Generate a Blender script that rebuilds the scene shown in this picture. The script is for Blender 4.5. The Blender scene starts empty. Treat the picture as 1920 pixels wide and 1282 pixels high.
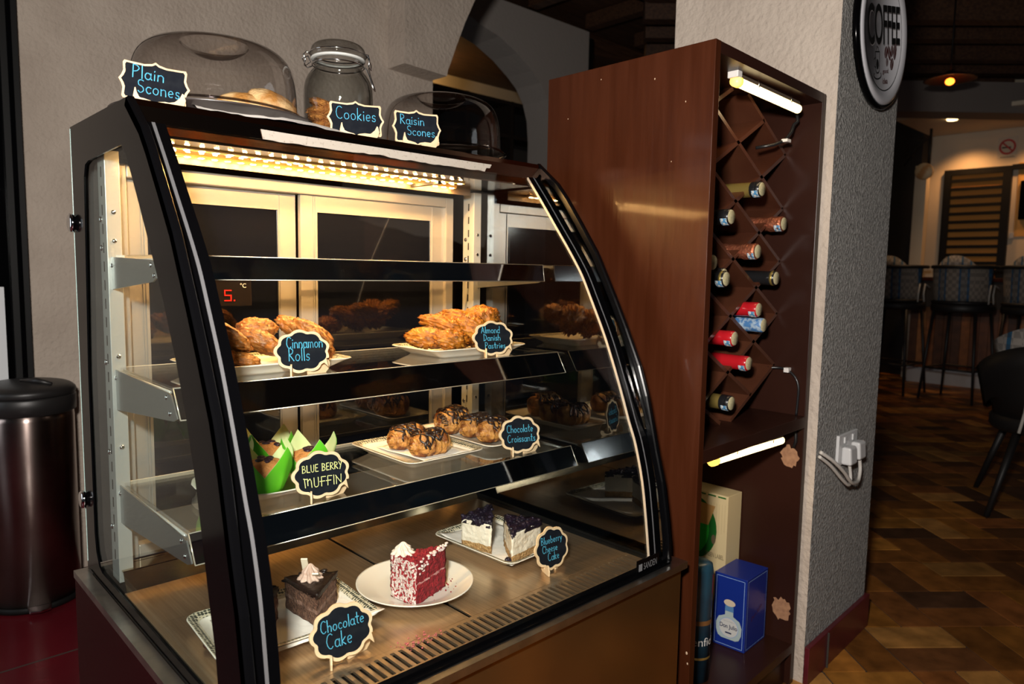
import bpy, bmesh, math, random
from mathutils import Vector, Matrix, noise
PI = math.pi
R = math.radians
rnd = random.Random(7)
S = bpy.context.scene
COL = S.collection

# ------------------------------------------------------------------ camera, world, lights, exposure
EYE = Vector((0, 0, 1.14))


def cam_axes(yaw, pitch, roll):
    f = Vector((math.sin(yaw) * math.cos(pitch), math.cos(yaw) * math.cos(pitch), math.sin(pitch)))
    r = Vector((math.cos(yaw), -math.sin(yaw), 0))
    d = -r.cross(f)
    c, s = math.cos(roll), math.sin(roll)
    return r * c - d * s, r * s + d * c, f


cr, cd, cf = cam_axes(R(43.65955), R(-5.58666), R(0.98163))
cam = bpy.data.cameras.new('camera')
camo = bpy.data.objects.new('camera', cam)
COL.objects.link(camo)
camo.matrix_world = Matrix(((cr.x, -cd.x, -cf.x, EYE.x), (cr.y, -cd.y, -cf.y, EYE.y), (cr.z, -cd.z, -cf.z, EYE.z), (0, 0, 0, 1)))
cam.sensor_width = 36
cam.lens = 36 * 1344.63 / 1920
cam.clip_start = .02
cam.dof.use_dof = True
cam.dof.focus_distance = 1.35
cam.dof.aperture_fstop = 5.6
S.camera = camo

W = bpy.data.worlds.new('room_ambient')
S.world = W
W.use_nodes = True
W.node_tree.nodes['Background'].inputs[0].default_value = (.72, .84, 1.0, 1)
W.node_tree.nodes['Background'].inputs[1].default_value = .020
S.view_settings.view_transform = 'Standard'
S.view_settings.look = 'None'
S.view_settings.gamma = 1
S.view_settings.use_curve_mapping = False
S.view_settings.exposure = 0.0
S.cycles.max_bounces = 12
S.cycles.transparent_max_bounces = 24
S.cycles.sample_clamp_indirect = 6
S.cycles.caustics_reflective = True


def light(name, kind, loc, power, color, target=None, **kw):
    l = bpy.data.lights.new(name, kind)
    l.energy = power
    l.color = color
    for k, v in kw.items():
        setattr(l, k, v)
    o = bpy.data.objects.new(name, l)
    COL.objects.link(o)
    o.location = loc
    if target:
        o.rotation_euler = (Vector(target) - Vector(loc)).to_track_quat('-Z', 'Y').to_euler()
    return o


# the photographer's flash, beside the camera
light('camera_flash', 'AREA', (-.13, .05, 1.40), 56, (1, .93, .86), (1.9, 2.0, 1.25), shape='RECTANGLE', size=.12, size_y=.08)
# daylight from the doorway at the left
light('doorway_daylight', 'AREA', (-1.5, 2.3, 1.25), 9, (.86, .93, 1), (1.0, 1.0, .9), shape='RECTANGLE', size=.7, size_y=1.5)
# warm room lamps: the bar downlights, the back room lamp
light('bar_wall_light', 'SPOT', (9.15, 2.45, 2.70), 20, (1, .48, .17), (9.5, 2.4, 1.3), spot_size=R(120), spot_blend=.8, shadow_soft_size=.05)
light('bar_wall_light', 'SPOT', (9.15, 1.72, 2.70), 20, (1, .48, .17), (9.5, 1.7, 1.3), spot_size=R(120), spot_blend=.8, shadow_soft_size=.05)
light('bar_floor_light', 'SPOT', (7.6, 2.1, 2.6), 22, (1, .6, .3), (8.2, 2.2, 0), spot_size=R(110), spot_blend=.9, shadow_soft_size=.1)
light('back_room_light', 'POINT', (4.75, 6.55, 3.35), 16, (1, .62, .25), shadow_soft_size=.1)


# ------------------------------------------------------------------ materials
MC = {}


def mat(name, col, rough=.5, metal=0., col2=None, nscale=20., bump=0., bscale=60., spec=.5, coat=0., aniso=None,
        emit=None, estr=0., bdist=.01, sub=0., detail=4., stretch=None, contrast=(.35, .65), bdetail=4., rough2=None):
    if name in MC:
        return MC[name]
    m = bpy.data.materials.new(name)
    m.use_nodes = True
    nt = m.node_tree
    b = nt.nodes['Principled BSDF']
    c4 = lambda c: (c[0], c[1], c[2], 1)
    b.inputs['Base Color'].default_value = c4(col)
    b.inputs['Roughness'].default_value = rough
    b.inputs['Metallic'].default_value = metal
    b.inputs['Specular IOR Level'].default_value = spec
    b.inputs['Coat Weight'].default_value = coat
    b.inputs['Coat Roughness'].default_value = .08
    if sub:
        b.inputs['Subsurface Weight'].default_value = sub
        b.inputs['Subsurface Radius'].default_value = (.01, .006, .003)
        b.inputs['Subsurface Scale'].default_value = .5
    if emit:
        b.inputs['Emission Color'].default_value = c4(emit)
        b.inputs['Emission Strength'].default_value = estr
    if aniso:
        tg = nt.nodes.new('ShaderNodeTangent')
        tg.direction_type = 'RADIAL'
        tg.axis = 'Z'
        nt.links.new(tg.outputs[0], b.inputs['Tangent'])
        b.inputs['Anisotropic'].default_value = aniso
        b.inputs['Anisotropic Rotation'].default_value = 0.25
    tc = nt.nodes.new('ShaderNodeTexCoord')
    src = tc.outputs['Object']
    if stretch:
        mp = nt.nodes.new('ShaderNodeMapping')
        mp.inputs['Scale'].default_value = stretch
        nt.links.new(src, mp.inputs[0])
        src = mp.outputs[0]
    if col2 or rough2 is not None:
        n = nt.nodes.new('ShaderNodeTexNoise')
        n.inputs['Scale'].default_value = nscale
        n.inputs['Detail'].default_value = detail
        nt.links.new(src, n.inputs['Vector'])
        if col2:
            rp = nt.nodes.new('ShaderNodeValToRGB')
            rp.color_ramp.elements[0].position = contrast[0]
            rp.color_ramp.elements[1].position = contrast[1]
            rp.color_ramp.elements[0].color = c4(col)
            rp.color_ramp.elements[1].color = c4(col2)
            nt.links.new(n.outputs['Fac'], rp.inputs[0])
            nt.links.new(rp.outputs[0], b.inputs['Base Color'])
        if rough2 is not None:
            mr = nt.nodes.new('ShaderNodeMapRange')
            mr.inputs['From Min'].default_value = .35
            mr.inputs['From Max'].default_value = .65
            mr.inputs['To Min'].default_value = rough
            mr.inputs['To Max'].default_value = rough2
            nt.links.new(n.outputs['Fac'], mr.inputs['Value'])
            nt.links.new(mr.outputs[0], b.inputs['Roughness'])
    if bump:
        n2 = nt.nodes.new('ShaderNodeTexNoise')
        n2.inputs['Scale'].default_value = bscale
        n2.inputs['Detail'].default_value = bdetail
        nt.links.new(src, n2.inputs['Vector'])
        bp = nt.nodes.new('ShaderNodeBump')
        bp.inputs['Strength'].default_value = bump
        bp.inputs['Distance'].default_value = bdist
        nt.links.new(n2.outputs['Fac'], bp.inputs['Height'])
        nt.links.new(bp.outputs[0], b.inputs['Normal'])
    MC[name] = m
    return m


def glass(name, tint=(.97, .98, .97), refl=1.0, ior=1.45, add=0.0, edge=None, rough=0.0):
    """thin clear sheet: lets light straight through and reflects by angle"""
    if name in MC:
        return MC[name]
    m = bpy.data.materials.new(name)
    m.use_nodes = True
    nt = m.node_tree
    nt.nodes.clear()
    out = nt.nodes.new('ShaderNodeOutputMaterial')
    tr = nt.nodes.new('ShaderNodeBsdfTransparent')
    gl = nt.nodes.new('ShaderNodeBsdfGlossy')
    gl.inputs['Roughness'].default_value = rough
    mx = nt.nodes.new('ShaderNodeMixShader')
    fr = nt.nodes.new('ShaderNodeFresnel')
    # same reflectance from both faces of the sheet
    ge = nt.nodes.new('ShaderNodeNewGeometry')
    mi_ = nt.nodes.new('ShaderNodeMapRange')
    mi_.inputs['To Min'].default_value = ior
    mi_.inputs['To Max'].default_value = 1 / ior
    nt.links.new(ge.outputs['Backfacing'], mi_.inputs['Value'])
    nt.links.new(mi_.outputs[0], fr.inputs['IOR'])
    ma = nt.nodes.new('ShaderNodeMath')
    ma.operation = 'MULTIPLY_ADD'
    ma.inputs[1].default_value = refl
    ma.inputs[2].default_value = add
    ma.use_clamp = True
    nt.links.new(fr.outputs[0], ma.inputs[0])
    nt.links.new(ma.outputs[0], mx.inputs[0])
    nt.links.new(tr.outputs[0], mx.inputs[1])
    nt.links.new(gl.outputs[0], mx.inputs[2])
    nt.links.new(mx.outputs[0], out.inputs[0])
    if edge:
        lw = nt.nodes.new('ShaderNodeLayerWeight')
        lw.inputs[0].default_value = .35
        mc = nt.nodes.new('ShaderNodeMix')
        mc.data_type = 'RGBA'
        nt.links.new(lw.outputs['Facing'], mc.inputs['Factor'])
        mc.inputs['A'].default_value = (*tint, 1)
        mc.inputs['B'].default_value = (*edge, 1)
        nt.links.new(mc.outputs['Result'], tr.inputs[0])
    else:
        tr.inputs[0].default_value = (*tint, 1)
    MC[name] = m
    return m


def voromat(name, base, dot, scale, th=.25, rough=.35):
    """dotted glaze pattern"""
    if name in MC:
        return MC[name]
    m = mat(name, base, rough)
    nt = m.node_tree
    b = nt.nodes['Principled BSDF']
    tc = nt.nodes.new('ShaderNodeTexCoord')
    v = nt.nodes.new('ShaderNodeTexVoronoi')
    v.inputs['Scale'].default_value = scale
    v.inputs['Randomness'].default_value = .25
    nt.links.new(tc.outputs['Object'], v.inputs['Vector'])
    rp = nt.nodes.new('ShaderNodeValToRGB')
    rp.color_ramp.elements[0].position = th
    rp.color_ramp.elements[1].position = th + .12
    rp.color_ramp.elements[0].color = (*dot, 1)
    rp.color_ramp.elements[1].color = (*base, 1)
    nt.links.new(v.outputs['Distance'], rp.inputs[0])
    nt.links.new(rp.outputs[0], b.inputs['Base Color'])
    return m


def attrmat(name, rough=.4, bump=0., bscale=40., spec=.5, noise_amt=.35, nscale=30., rough2=None):
    """base colour from the mesh's own 'tone' colour attribute, broken up by noise"""
    if name in MC:
        return MC[name]
    m = mat(name, (1, 1, 1), rough, bump=bump, bscale=bscale, spec=spec)
    nt = m.node_tree
    b = nt.nodes['Principled BSDF']
    at = nt.nodes.new('ShaderNodeVertexColor')
    at.layer_name = 'tone'
    tc = nt.nodes.new('ShaderNodeTexCoord')
    n = nt.nodes.new('ShaderNodeTexNoise')
    n.inputs['Scale'].default_value = nscale
    n.inputs['Detail'].default_value = 6
    nt.links.new(tc.outputs['Object'], n.inputs['Vector'])
    mr = nt.nodes.new('ShaderNodeMapRange')
    mr.inputs['From Min'].default_value = .3
    mr.inputs['From Max'].default_value = .7
    mr.inputs['To Min'].default_value = 1 - noise_amt
    mr.inputs['To Max'].default_value = 1 + noise_amt
    nt.links.new(n.outputs['Fac'], mr.inputs['Value'])
    vm = nt.nodes.new('ShaderNodeVectorMath')
    vm.operation = 'SCALE'
    nt.links.new(at.outputs['Color'], vm.inputs[0])
    nt.links.new(mr.outputs[0], vm.inputs['Scale'])
    nt.links.new(vm.outputs[0], b.inputs['Base Color'])
    return m


# ------------------------------------------------------------------ mesh helpers
class MB:
    def __init__(self):
        self.bm = bmesh.new()

    def face(self, pts, mi=0, smooth=False):
        vs = [self.bm.verts.new(p) for p in pts]
        f = self.bm.faces.new(vs)
        f.material_index = mi
        f.smooth = smooth
        return f

    def box(self, x0, x1, y0, y1, z0, z1, mi=0, M=None):
        p = [Vector((x, y, z)) for z in (z0, z1) for y in (y0, y1) for x in (x0, x1)]
        if M:
            p = [M @ q for q in p]
        v = [self.bm.verts.new(q) for q in p]
        for idx in ((0, 2, 3, 1), (4, 5, 7, 6), (0, 1, 5, 4), (1, 3, 7, 5), (3, 2, 6, 7), (2, 0, 4, 6)):
            f = self.bm.faces.new([v[i] for i in idx])
            f.material_index = mi
        return self

    def hexa(self, b4, t4, mi=0):
        v = [self.bm.verts.new(q) for q in b4] + [self.bm.verts.new(q) for q in t4]
        for idx in ((3, 2, 1, 0), (4, 5, 6, 7), (0, 1, 5, 4), (1, 2, 6, 5), (2, 3, 7, 6), (3, 0, 4, 7)):
            f = self.bm.faces.new([v[i] for i in idx])
            f.material_index = mi
        return self

    def prism(self, pts, a, mi=0, cap_mi=None, smooth=False):
        """closed polygon of 3D points, pushed along vector a"""
        a = Vector(a)
        A = [self.bm.verts.new(p) for p in pts]
        B = [self.bm.verts.new(Vector(p) + a) for p in pts]
        n = len(pts)
        for i in range(n):
            f = self.bm.faces.new((A[i], A[(i + 1) % n], B[(i + 1) % n], B[i]))
            f.material_index = mi
            f.smooth = smooth
        f = self.bm.faces.new(A[::-1])
        f.material_index = mi if cap_mi is None else cap_mi
        f = self.bm.faces.new(B)
        f.material_index = mi
        return self

    def rings(self, loops, mi=0, closed=True, cap0=True, cap1=True, smooth=True, mis=None):
        L = [[self.bm.verts.new(p) for p in lp] for lp in loops]
        n = len(L[0])
        for k in range(len(L) - 1):
            for i in range(n if closed else n - 1):
                j = (i + 1) % n
                f = self.bm.faces.new((L[k][i], L[k][j], L[k + 1][j], L[k + 1][i]))
                f.material_index = mis[k] if mis else mi
                f.smooth = smooth
        if cap0:
            f = self.bm.faces.new(L[0][::-1])
            f.material_index = mis[0] if mis else mi
            f.smooth = smooth
        if cap1:
            f = self.bm.faces.new(L[-1])
            f.material_index = mis[-1] if mis else mi
            f.smooth = smooth
        return L

    def lathe(self, prof, c=(0, 0, 0), seg=32, mi=0, mis=None, axis='Z', cap0=False, cap1=False, a0=0, a1=2 * PI, smooth=True):
        c = Vector(c)
        loops = []
        full = abs(a1 - a0 - 2 * PI) < 1e-6
        m = seg if full else seg + 1
        for r, z in prof:
            lp = []
            for i in range(m):
                t = a0 + (a1 - a0) * i / seg
                x, y = r * math.cos(t), r * math.sin(t)
                p = Vector((x, y, z)) if axis == 'Z' else (Vector((x, z, y)) if axis == 'Y' else Vector((z, x, y)))
                lp.append(c + p)
            loops.append(lp)
        self.rings(loops, mi, full, cap0, cap1, smooth, mis)
        return self

    def tube(self, pts, r, seg=8, mi=0, cap=True, smooth=True):
        pts = [Vector(p) for p in pts]
        n = len(pts)
        rr = r if isinstance(r, (list, tuple)) else [r] * n
        loops = []
        up = None
        for i in range(n):
            t = (pts[min(i + 1, n - 1)] - pts[max(i - 1, 0)]).normalized()
            if up is None:
                up = Vector((0, 0, 1)) if abs(t.z) < .9 else Vector((1, 0, 0))
            u = (up - t * up.dot(t)).normalized()
            up = u
            w = t.cross(u)
            loops.append([pts[i] + (u * math.cos(2 * PI * k / seg) + w * math.sin(2 * PI * k / seg)) * rr[i] for k in range(seg)])
        self.rings(loops, mi, True, cap, cap, smooth)
        return self

    def ribbon(self, pts, w, n, mi=0):
        """flat chalk stroke in the plane with normal n"""
        n = Vector(n)
        pts = [Vector(p) for p in pts]
        for a, b in zip(pts, pts[1:]):
            d = b - a
            if d.length < 1e-7:
                continue
            d.normalize()
            s = n.cross(d) * w * .5
            e = d * w * .3
            self.face((a - e - s, b + e - s, b + e + s, a - e + s), mi)
        return self

    def ell(self, c, r, mi=0, seg=16, rng=10, fn=None, smooth=True, M=None):
        """ellipsoid; fn(unit vector) -> radial factor"""
        c = Vector(c)
        loops = []
        for k in range(1, rng):
            th = PI * k / rng
            lp = []
            for i in range(seg):
                ph = 2 * PI * i / seg
                u = Vector((math.sin(th) * math.cos(ph), math.sin(th) * math.sin(ph), -math.cos(th)))
                q = fn(u) if fn else 1
                p = Vector((u.x * r[0], u.y * r[1], u.z * r[2])) * q
                if M:
                    p = M @ p
                lp.append(c + p)
            loops.append(lp)
        L = self.rings(loops, mi, True, False, False, smooth)
        for end, lp in ((-1, L[0]), (1, L[-1])):
            q = fn(Vector((0, 0, end))) if fn else 1
            p = Vector((0, 0, end * r[2] * q))
            if M:
                p = M @ p
            v = self.bm.verts.new(c + p)
            n = len(lp)
            for i in range(n):
                tri = (lp[i], v, lp[(i + 1) % n]) if end < 0 else (lp[i], lp[(i + 1) % n], v)
                f = self.bm.faces.new(tri)
                f.material_index = mi
                f.smooth = smooth
        return self

    def holed(self, outer, hole, a, mi=0):
        """plate with one hole: outer and hole are 3D loops, thickness vector a"""
        es = []
        for lp in (outer, hole):
            vs = [self.bm.verts.new(p) for p in lp]
            es += [self.bm.edges.new((vs[i], vs[(i + 1) % len(vs)])) for i in range(len(vs))]
        r = bmesh.ops.triangle_fill(self.bm, edges=es, use_beauty=True, use_dissolve=False)
        fs = [g for g in r['geom'] if isinstance(g, bmesh.types.BMFace)]
        for f in fs:
            f.material_index = mi
        ex = bmesh.ops.extrude_face_region(self.bm, geom=fs)
        vv = [g for g in ex['geom'] if isinstance(g, bmesh.types.BMVert)]
        bmesh.ops.translate(self.bm, verts=vv, vec=Vector(a))
        for f in self.bm.faces:
            pass
        return self

    def build(self, name, mats, parent=None, world=True, recalc=True, bevel=0, label=None):
        if recalc:
            bmesh.ops.recalc_face_normals(self.bm, faces=self.bm.faces)
        if parent is not None and world:
            off = Vector(parent.location)
            q = parent.parent
            while q is not None:
                off += Vector(q.location)
                q = q.parent
            bmesh.ops.translate(self.bm, verts=self.bm.verts, vec=-off)
        me = bpy.data.meshes.new(name)
        self.bm.to_mesh(me)
        self.bm.free()
        o = bpy.data.objects.new(name, me)
        COL.objects.link(o)
        for m in (mats if isinstance(mats, (list, tuple)) else [mats]):
            me.materials.append(m)
        if parent is not None:
            o.parent = parent
        if bevel:
            md = o.modifiers.new('bevel', 'BEVEL')
            md.width = bevel
            md.segments = 2
            md.limit_method = 'ANGLE'
            md.angle_limit = R(40)
        if label:
            o['label'] = label
        return o


def thing(name, label, cat, loc=(0, 0, 0), rz=0, group=None):
    o = bpy.data.objects.new(name, None)
    o.empty_display_size = .05
    COL.objects.link(o)
    o.location = loc
    o.rotation_euler = (0, 0, rz)
    o['label'] = label
    o['category'] = cat
    if group:
        o['group'] = group
    return o


def tag(o, label, cat, group=None, kind=None):
    o['label'] = label
    o['category'] = cat
    if group:
        o['group'] = group
    if kind:
        o['kind'] = kind
    return o


def struct(o):
    o['kind'] = 'structure'
    return o


def nz(x, y, z, s=1., seed=0.):
    return noise.noise(Vector((x * s + seed * 3.7, y * s - seed * 1.3, z * s + seed)))


def text_faces(s, w=None, h=None, bold=0., sp=1.0):
    """outline of printed lettering -> 2D verts and faces scaled to w x h, centred"""
    cu = bpy.data.curves.new('t', 'FONT')
    cu.body = s
    cu.size = 1
    cu.offset = bold
    cu.space_character = sp
    o = bpy.data.objects.new('t', cu)
    COL.objects.link(o)
    dg = bpy.context.evaluated_depsgraph_get()
    me = bpy.data.meshes.new_from_object(o.evaluated_get(dg))
    vs = [(v.co.x, v.co.y) for v in me.vertices]
    fs = [list(p.vertices) for p in me.polygons]
    bpy.data.objects.remove(o)
    bpy.data.curves.remove(cu)
    bpy.data.meshes.remove(me)
    x0, x1 = min(v[0] for v in vs), max(v[0] for v in vs)
    y0, y1 = min(v[1] for v in vs), max(v[1] for v in vs)
    sx = (w / (x1 - x0)) if w else h / (y1 - y0)
    sy = (h / (y1 - y0)) if h else sx
    return [((x - (x0 + x1) / 2) * sx, (y - (y0 + y1) / 2) * sy) for x, y in vs], fs


def put_text(mb, s, o, u, v, w=None, h=None, mi=0, bold=0., sp=1.0):
    vs, fs = text_faces(s, w, h, bold, sp)
    o, u, v = Vector(o), Vector(u), Vector(v)
    V = [mb.bm.verts.new(o + u * x + v * y) for x, y in vs]
    for f in fs:
        try:
            ff = mb.bm.faces.new([V[i] for i in f])
            ff.material_index = mi
        except ValueError:
            pass


def poly_on(mb, pts, o, u, v, mi=0):
    o, u, v = Vector(o), Vector(u), Vector(v)
    mb.face([o + u * x + v * y for x, y in pts], mi)


def ellipse(cx, cy, rx, ry, n=28, rot=0, a0=0, a1=2 * PI):
    out = []
    for i in range(n):
        t = a0 + (a1 - a0) * i / n
        x, y = rx * math.cos(t), ry * math.sin(t)
        out.append((cx + x * math.cos(rot) - y * math.sin(rot), cy + x * math.sin(rot) + y * math.cos(rot)))
    return out


# handwriting: strokes in a box, baseline 0, x-height .5, capitals 1
def arc(cx, cy, rx, ry, a0, a1, n=10):
    return [(cx + rx * math.cos(R(a0 + (a1 - a0) * i / n)), cy + ry * math.sin(R(a0 + (a1 - a0) * i / n))) for i in range(n + 1)]


GL = {
    'P': (.5, [[(.05, 0), (.05, 1)], [(.05, 1)] + arc(.1, .74, .35, .26, 90, -90) + [(.05, .48)]]),
    'l': (.14, [[(.07, 0), (.07, 1)]]),
    'a': (.5, [arc(.23, .25, .2, .25, 60, 400, 14), [(.43, .5), (.43, .1), (.5, 0)]]),
    'i': (.16, [[(.08, 0), (.08, .48)], [(.07, .68), (.1, .74)]]),
    'n': (.48, [[(.05, 0), (.05, .5)], [(.05, .3)] + arc(.24, .3, .18, .2, 160, 0) + [(.42, 0)]]),
    'S': (.52, [arc(.27, .75, .21, .24, 40, 250, 12) + arc(.25, .25, .22, .25, 80, -150, 12)]),
    's': (.38, [arc(.2, .38, .14, .13, 30, 260, 8) + arc(.18, .13, .15, .13, 80, -160, 8)]),
    'c': (.42, [arc(.25, .25, .2, .25, 45, 315, 12)]),
    'o': (.5, [arc(.25, .25, .2, .25, 90, 450, 14)]),
    'e': (.46, [[(.06, .24), (.4, .3)] + arc(.23, .26, .18, .25, 10, 315, 14)]),
    'C': (.62, [arc(.36, .5, .31, .5, 50, 310, 16)]),
    'k': (.42, [[(.05, 0), (.05, 1)], [(.36, .52), (.07, .24), (.38, 0)]]),
    'R': (.54, [[(.05, 0), (.05, 1)], [(.05, 1)] + arc(.1, .76, .34, .24, 90, -90) + [(.08, .5), (.5, 0)]]),
    'm': (.72, [[(.05, 0), (.05, .5)], [(.05, .3)] + arc(.2, .32, .14, .18, 160, 0) + [(.34, 0)], [(.34, .3)] + arc(.49, .32, .15, .18, 160, 0) + [(.64, 0)]]),
    'A': (.62, [[(.04, 0), (.3, 1), (.56, 0)], [(.14, .36), (.46, .36)]]),
    'D': (.6, [[(.08, 0), (.08, 1)], [(.02, 1)] + arc(.1, .5, .44, .5, 90, -90, 12) + [(.02, 0)]]),
    'd': (.5, [arc(.23, .25, .2, .25, 60, 400, 14), [(.43, 1), (.43, 0)]]),
    'h': (.48, [[(.05, 0), (.05, 1)], [(.05, .3)] + arc(.24, .3, .18, .2, 160, 0) + [(.42, 0)]]),
    't': (.38, [[(.18, .95), (.18, .1), (.3, 0)], [(.02, .6), (.36, .6)]]),
    'r': (.36, [[(.07, 0), (.07, .5)], [(.07, .28)] + arc(.22, .32, .14, .17, 150, 50, 6)]),
    'u': (.48, [[(.05, .5)] + arc(.22, .2, .17, .2, 180, 350, 8) + [(.41, .5), (.41, 0)]]),
    'b': (.48, [[(.05, 1), (.05, 0)], arc(.24, .25, .19, .25, 200, -140, 14)]),
    'y': (.46, [[(.05, .5), (.22, .05)], [(.42, .5), (.12, -.32)]]),
    'B': (.54, [[(.06, 0), (.06, 1)], [(.02, 1)] + arc(.12, .76, .3, .24, 90, -90, 8) + arc(.12, .26, .36, .26, 90, -90, 8) + [(.0, .0)]]),
    'L': (.5, [[(.06, 1), (.06, .04), (.46, .0)]]),
    'U': (.54, [[(.05, 1)] + arc(.26, .25, .2, .25, 180, 360, 8) + [(.46, 1)]]),
    'E': (.48, [[(.42, 1), (.06, .98), (.06, 0), (.44, .02)], [(.06, .52), (.36, .52)]]),
    'Y': (.5, [[(.02, 1), (.24, .5)], [(.46, 1), (.16, -.1)]]),
    'M': (.85, [[(.02, 1), (.1, 1), (.18, .05)], [(.1, .95), (.4, .95), (.42, .25)], [(.42, .7), (.62, .95), (.74, .7), (.78, 0)]]),
    'F': (.5, [[(.1, 0), (.12, 1), (.52, .98)], [(-.05, .5), (.42, .52)]]),
    'I': (.18, [[(.09, 0), (.09, 1)]]),
    'N': (.62, [[(.06, 0), (.06, .8)], [(.0, .95), (.5, .1), (.52, 1)]]),
    ' ': (.3, []),
}


def write_line(mb, s, x, y, h, w, width=None, mi=0, yy=0., gap=.1):
    """chalk writing centred at x on baseline y, in local XZ plane facing -Y"""
    tot = sum(GL[c][0] + gap for c in s) - gap
    k = h if width is None else width / tot
    px = x - tot * k / 2
    for c in s:
        gw, st = GL[c]
        for p in st:
            pts = [(px + a * k + rnd.uniform(-.012, .012) * h, yy, y + b * h + rnd.uniform(-.012, .012) * h) for a, b in p]
            mb.ribbon(pts, w * rnd.uniform(.85, 1.15), (0, -1, 0), mi)
        px += (gw + gap) * k


# shared materials
M_black = mat('black gloss paint', (.0013, .0013, .0016), .12, spec=.10)
M_blackm = mat('black matt trim', (.006, .006, .006), .5, spec=.2)
M_steel = mat('brushed steel', (.56, .53, .49), .28, 1., col2=(.45, .42, .38), nscale=8, stretch=(1, 30, 30))
M_chrome = mat('chrome', (.75, .75, .76), .08, 1.)
M_alu = mat('white aluminium', (.26, .245, .225), .33, .25)
M_alub = mat('satin aluminium', (.42, .43, .42), .30, .35)
M_cream = mat('off white glaze', (.78, .73, .64), .18, coat=.4)
M_glass = glass('clear glass sheet', (.955, .975, .965), .8)
M_wood = mat('plywood', (.72, .53, .33), .6, col2=(.62, .44, .26), nscale=40)
M_board = mat('chalkboard paint', (.0035, .005, .009), .8, spec=.15, col2=(.008, .010, .014), nscale=60, contrast=(.4, .75))
M_chalkb = mat('blue chalk', (.055, .33, .52), .95, col2=(.10, .45, .66), nscale=500)
M_chalky = mat('yellow chalk', (.62, .62, .22), .95, col2=(.75, .75, .35), nscale=500)
M_paper = mat('white greaseproof paper', (.80, .76, .70), .7, bump=.25, bscale=45)

# ================================================================== the setting
M_plaster = mat('beige plaster', (.46, .385, .32), .9, col2=(.54, .46, .385), nscale=5, bump=.9, bscale=60, bdetail=6, bdist=.008)
M_plaster2 = mat('rough plaster with painted raking light', (.36, .35, .335), .95, col2=(.60, .585, .555), nscale=120, contrast=(.42, .64), bump=1.0, bscale=120, bdetail=5, bdist=.05)  # grey tone and pale flecks paint in the raking light
M_dark = mat('dark painted wall', (.016, .014, .014), .7)
M_redfloor = mat('red polished floor', (.085, .006, .010), .20, col2=(.11, .008, .013), nscale=6, spec=.5)
M_skirt = mat('maroon skirting tile', (.11, .012, .018), .3, col2=(.075, .010, .014), nscale=12)
M_beam = mat('dark roof timber', (.045, .018, .009), .6, col2=(.10, .045, .02), nscale=4, stretch=(1, 14, 14), bump=.3, bscale=20)
M_grout = mat('dark grout', (.035, .028, .022), .9)

mb = MB()
mb.box(-2.2, .30, -1.6, 3.1, -.03, -.003)
mb.box(.30, 1.9, 1.55, 3.1, -.03, -.003)
for y in (.2, 1.0, 1.75, 2.36):
    mb.box(-2.2, .30, y - .003, y + .003, -.003, -.0022, 1)
mb.box(.30, 1.9, 2.36 - .003, 2.36 + .003, -.003, -.0022, 1)
struct(mb.build('floor_red', [M_redfloor, M_grout]))

# brown clay tiles laid in basket weave pairs, each tile with its own tone
mb = MB()
lay = mb.bm.loops.layers.float_color.new('tone')
A = R(-41)
ca, sa = math.cos(A), math.sin(A)
TW = .131
tones = [(.36, .15, .026), (.27, .105, .018), (.19, .070, .014), (.105, .040, .013), (.060, .027, .013), (.33, .155, .040), (.22, .075, .019), (.14, .050, .013)]
trnd = random.Random(11)


def infloor(x, y):
    if x < .33 or y < -1.5 or y > 4.4 or x > 11:
        return False
    return y < 1.5 or x > 1.95


for i in range(-32, 72):
    for j in range(-40, 72):
        I, J = i // 2, j // 2
        if (I + J) % 2 == 0:
            if i % 2:
                continue
            x0, y0, w, h = i, j, 2, 1
        else:
            if j % 2:
                continue
            x0, y0, w, h = i, j, 1, 2
        g = .026
        p = [(x0 + g, y0 + g), (x0 + w - g, y0 + g), (x0 + w - g, y0 + h - g), (x0 + g, y0 + h - g)]
        q = [(2.600 + TW * (a * ca - b * sa), .652 + TW * (a * sa + b * ca)) for a, b in p]
        if not all(infloor(*k) for k in q):
            continue
        v0 = [mb.bm.verts.new((a, b, -.012)) for a, b in q]
        v1 = [mb.bm.verts.new((a, b, 0)) for a, b in q]
        t = trnd.choice(tones)
        k = trnd.uniform(.6, 1.35)
        fs = [mb.bm.faces.new(v1)] + [mb.bm.faces.new((v0[n], v0[(n + 1) % 4], v1[(n + 1) % 4], v1[n])) for n in range(4)]
        for f in fs:
            for lp in f.loops:
                lp[lay] = (t[0] * k, t[1] * k, t[2] * k, 1)
M_tile = attrmat('brown clay tile', .5, spec=.22, bump=.12, bscale=25, noise_amt=.38, nscale=12)
tiles = mb.build('floor', [M_tile])
struct(tiles)
mb = MB()
mb.box(.30, 11.2, -1.6, 1.55, -.05, -.004)
mb.box(1.9, 11.2, 1.55, 4.6, -.05, -.004)
struct(mb.build('floor_grout', [M_grout]))

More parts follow.
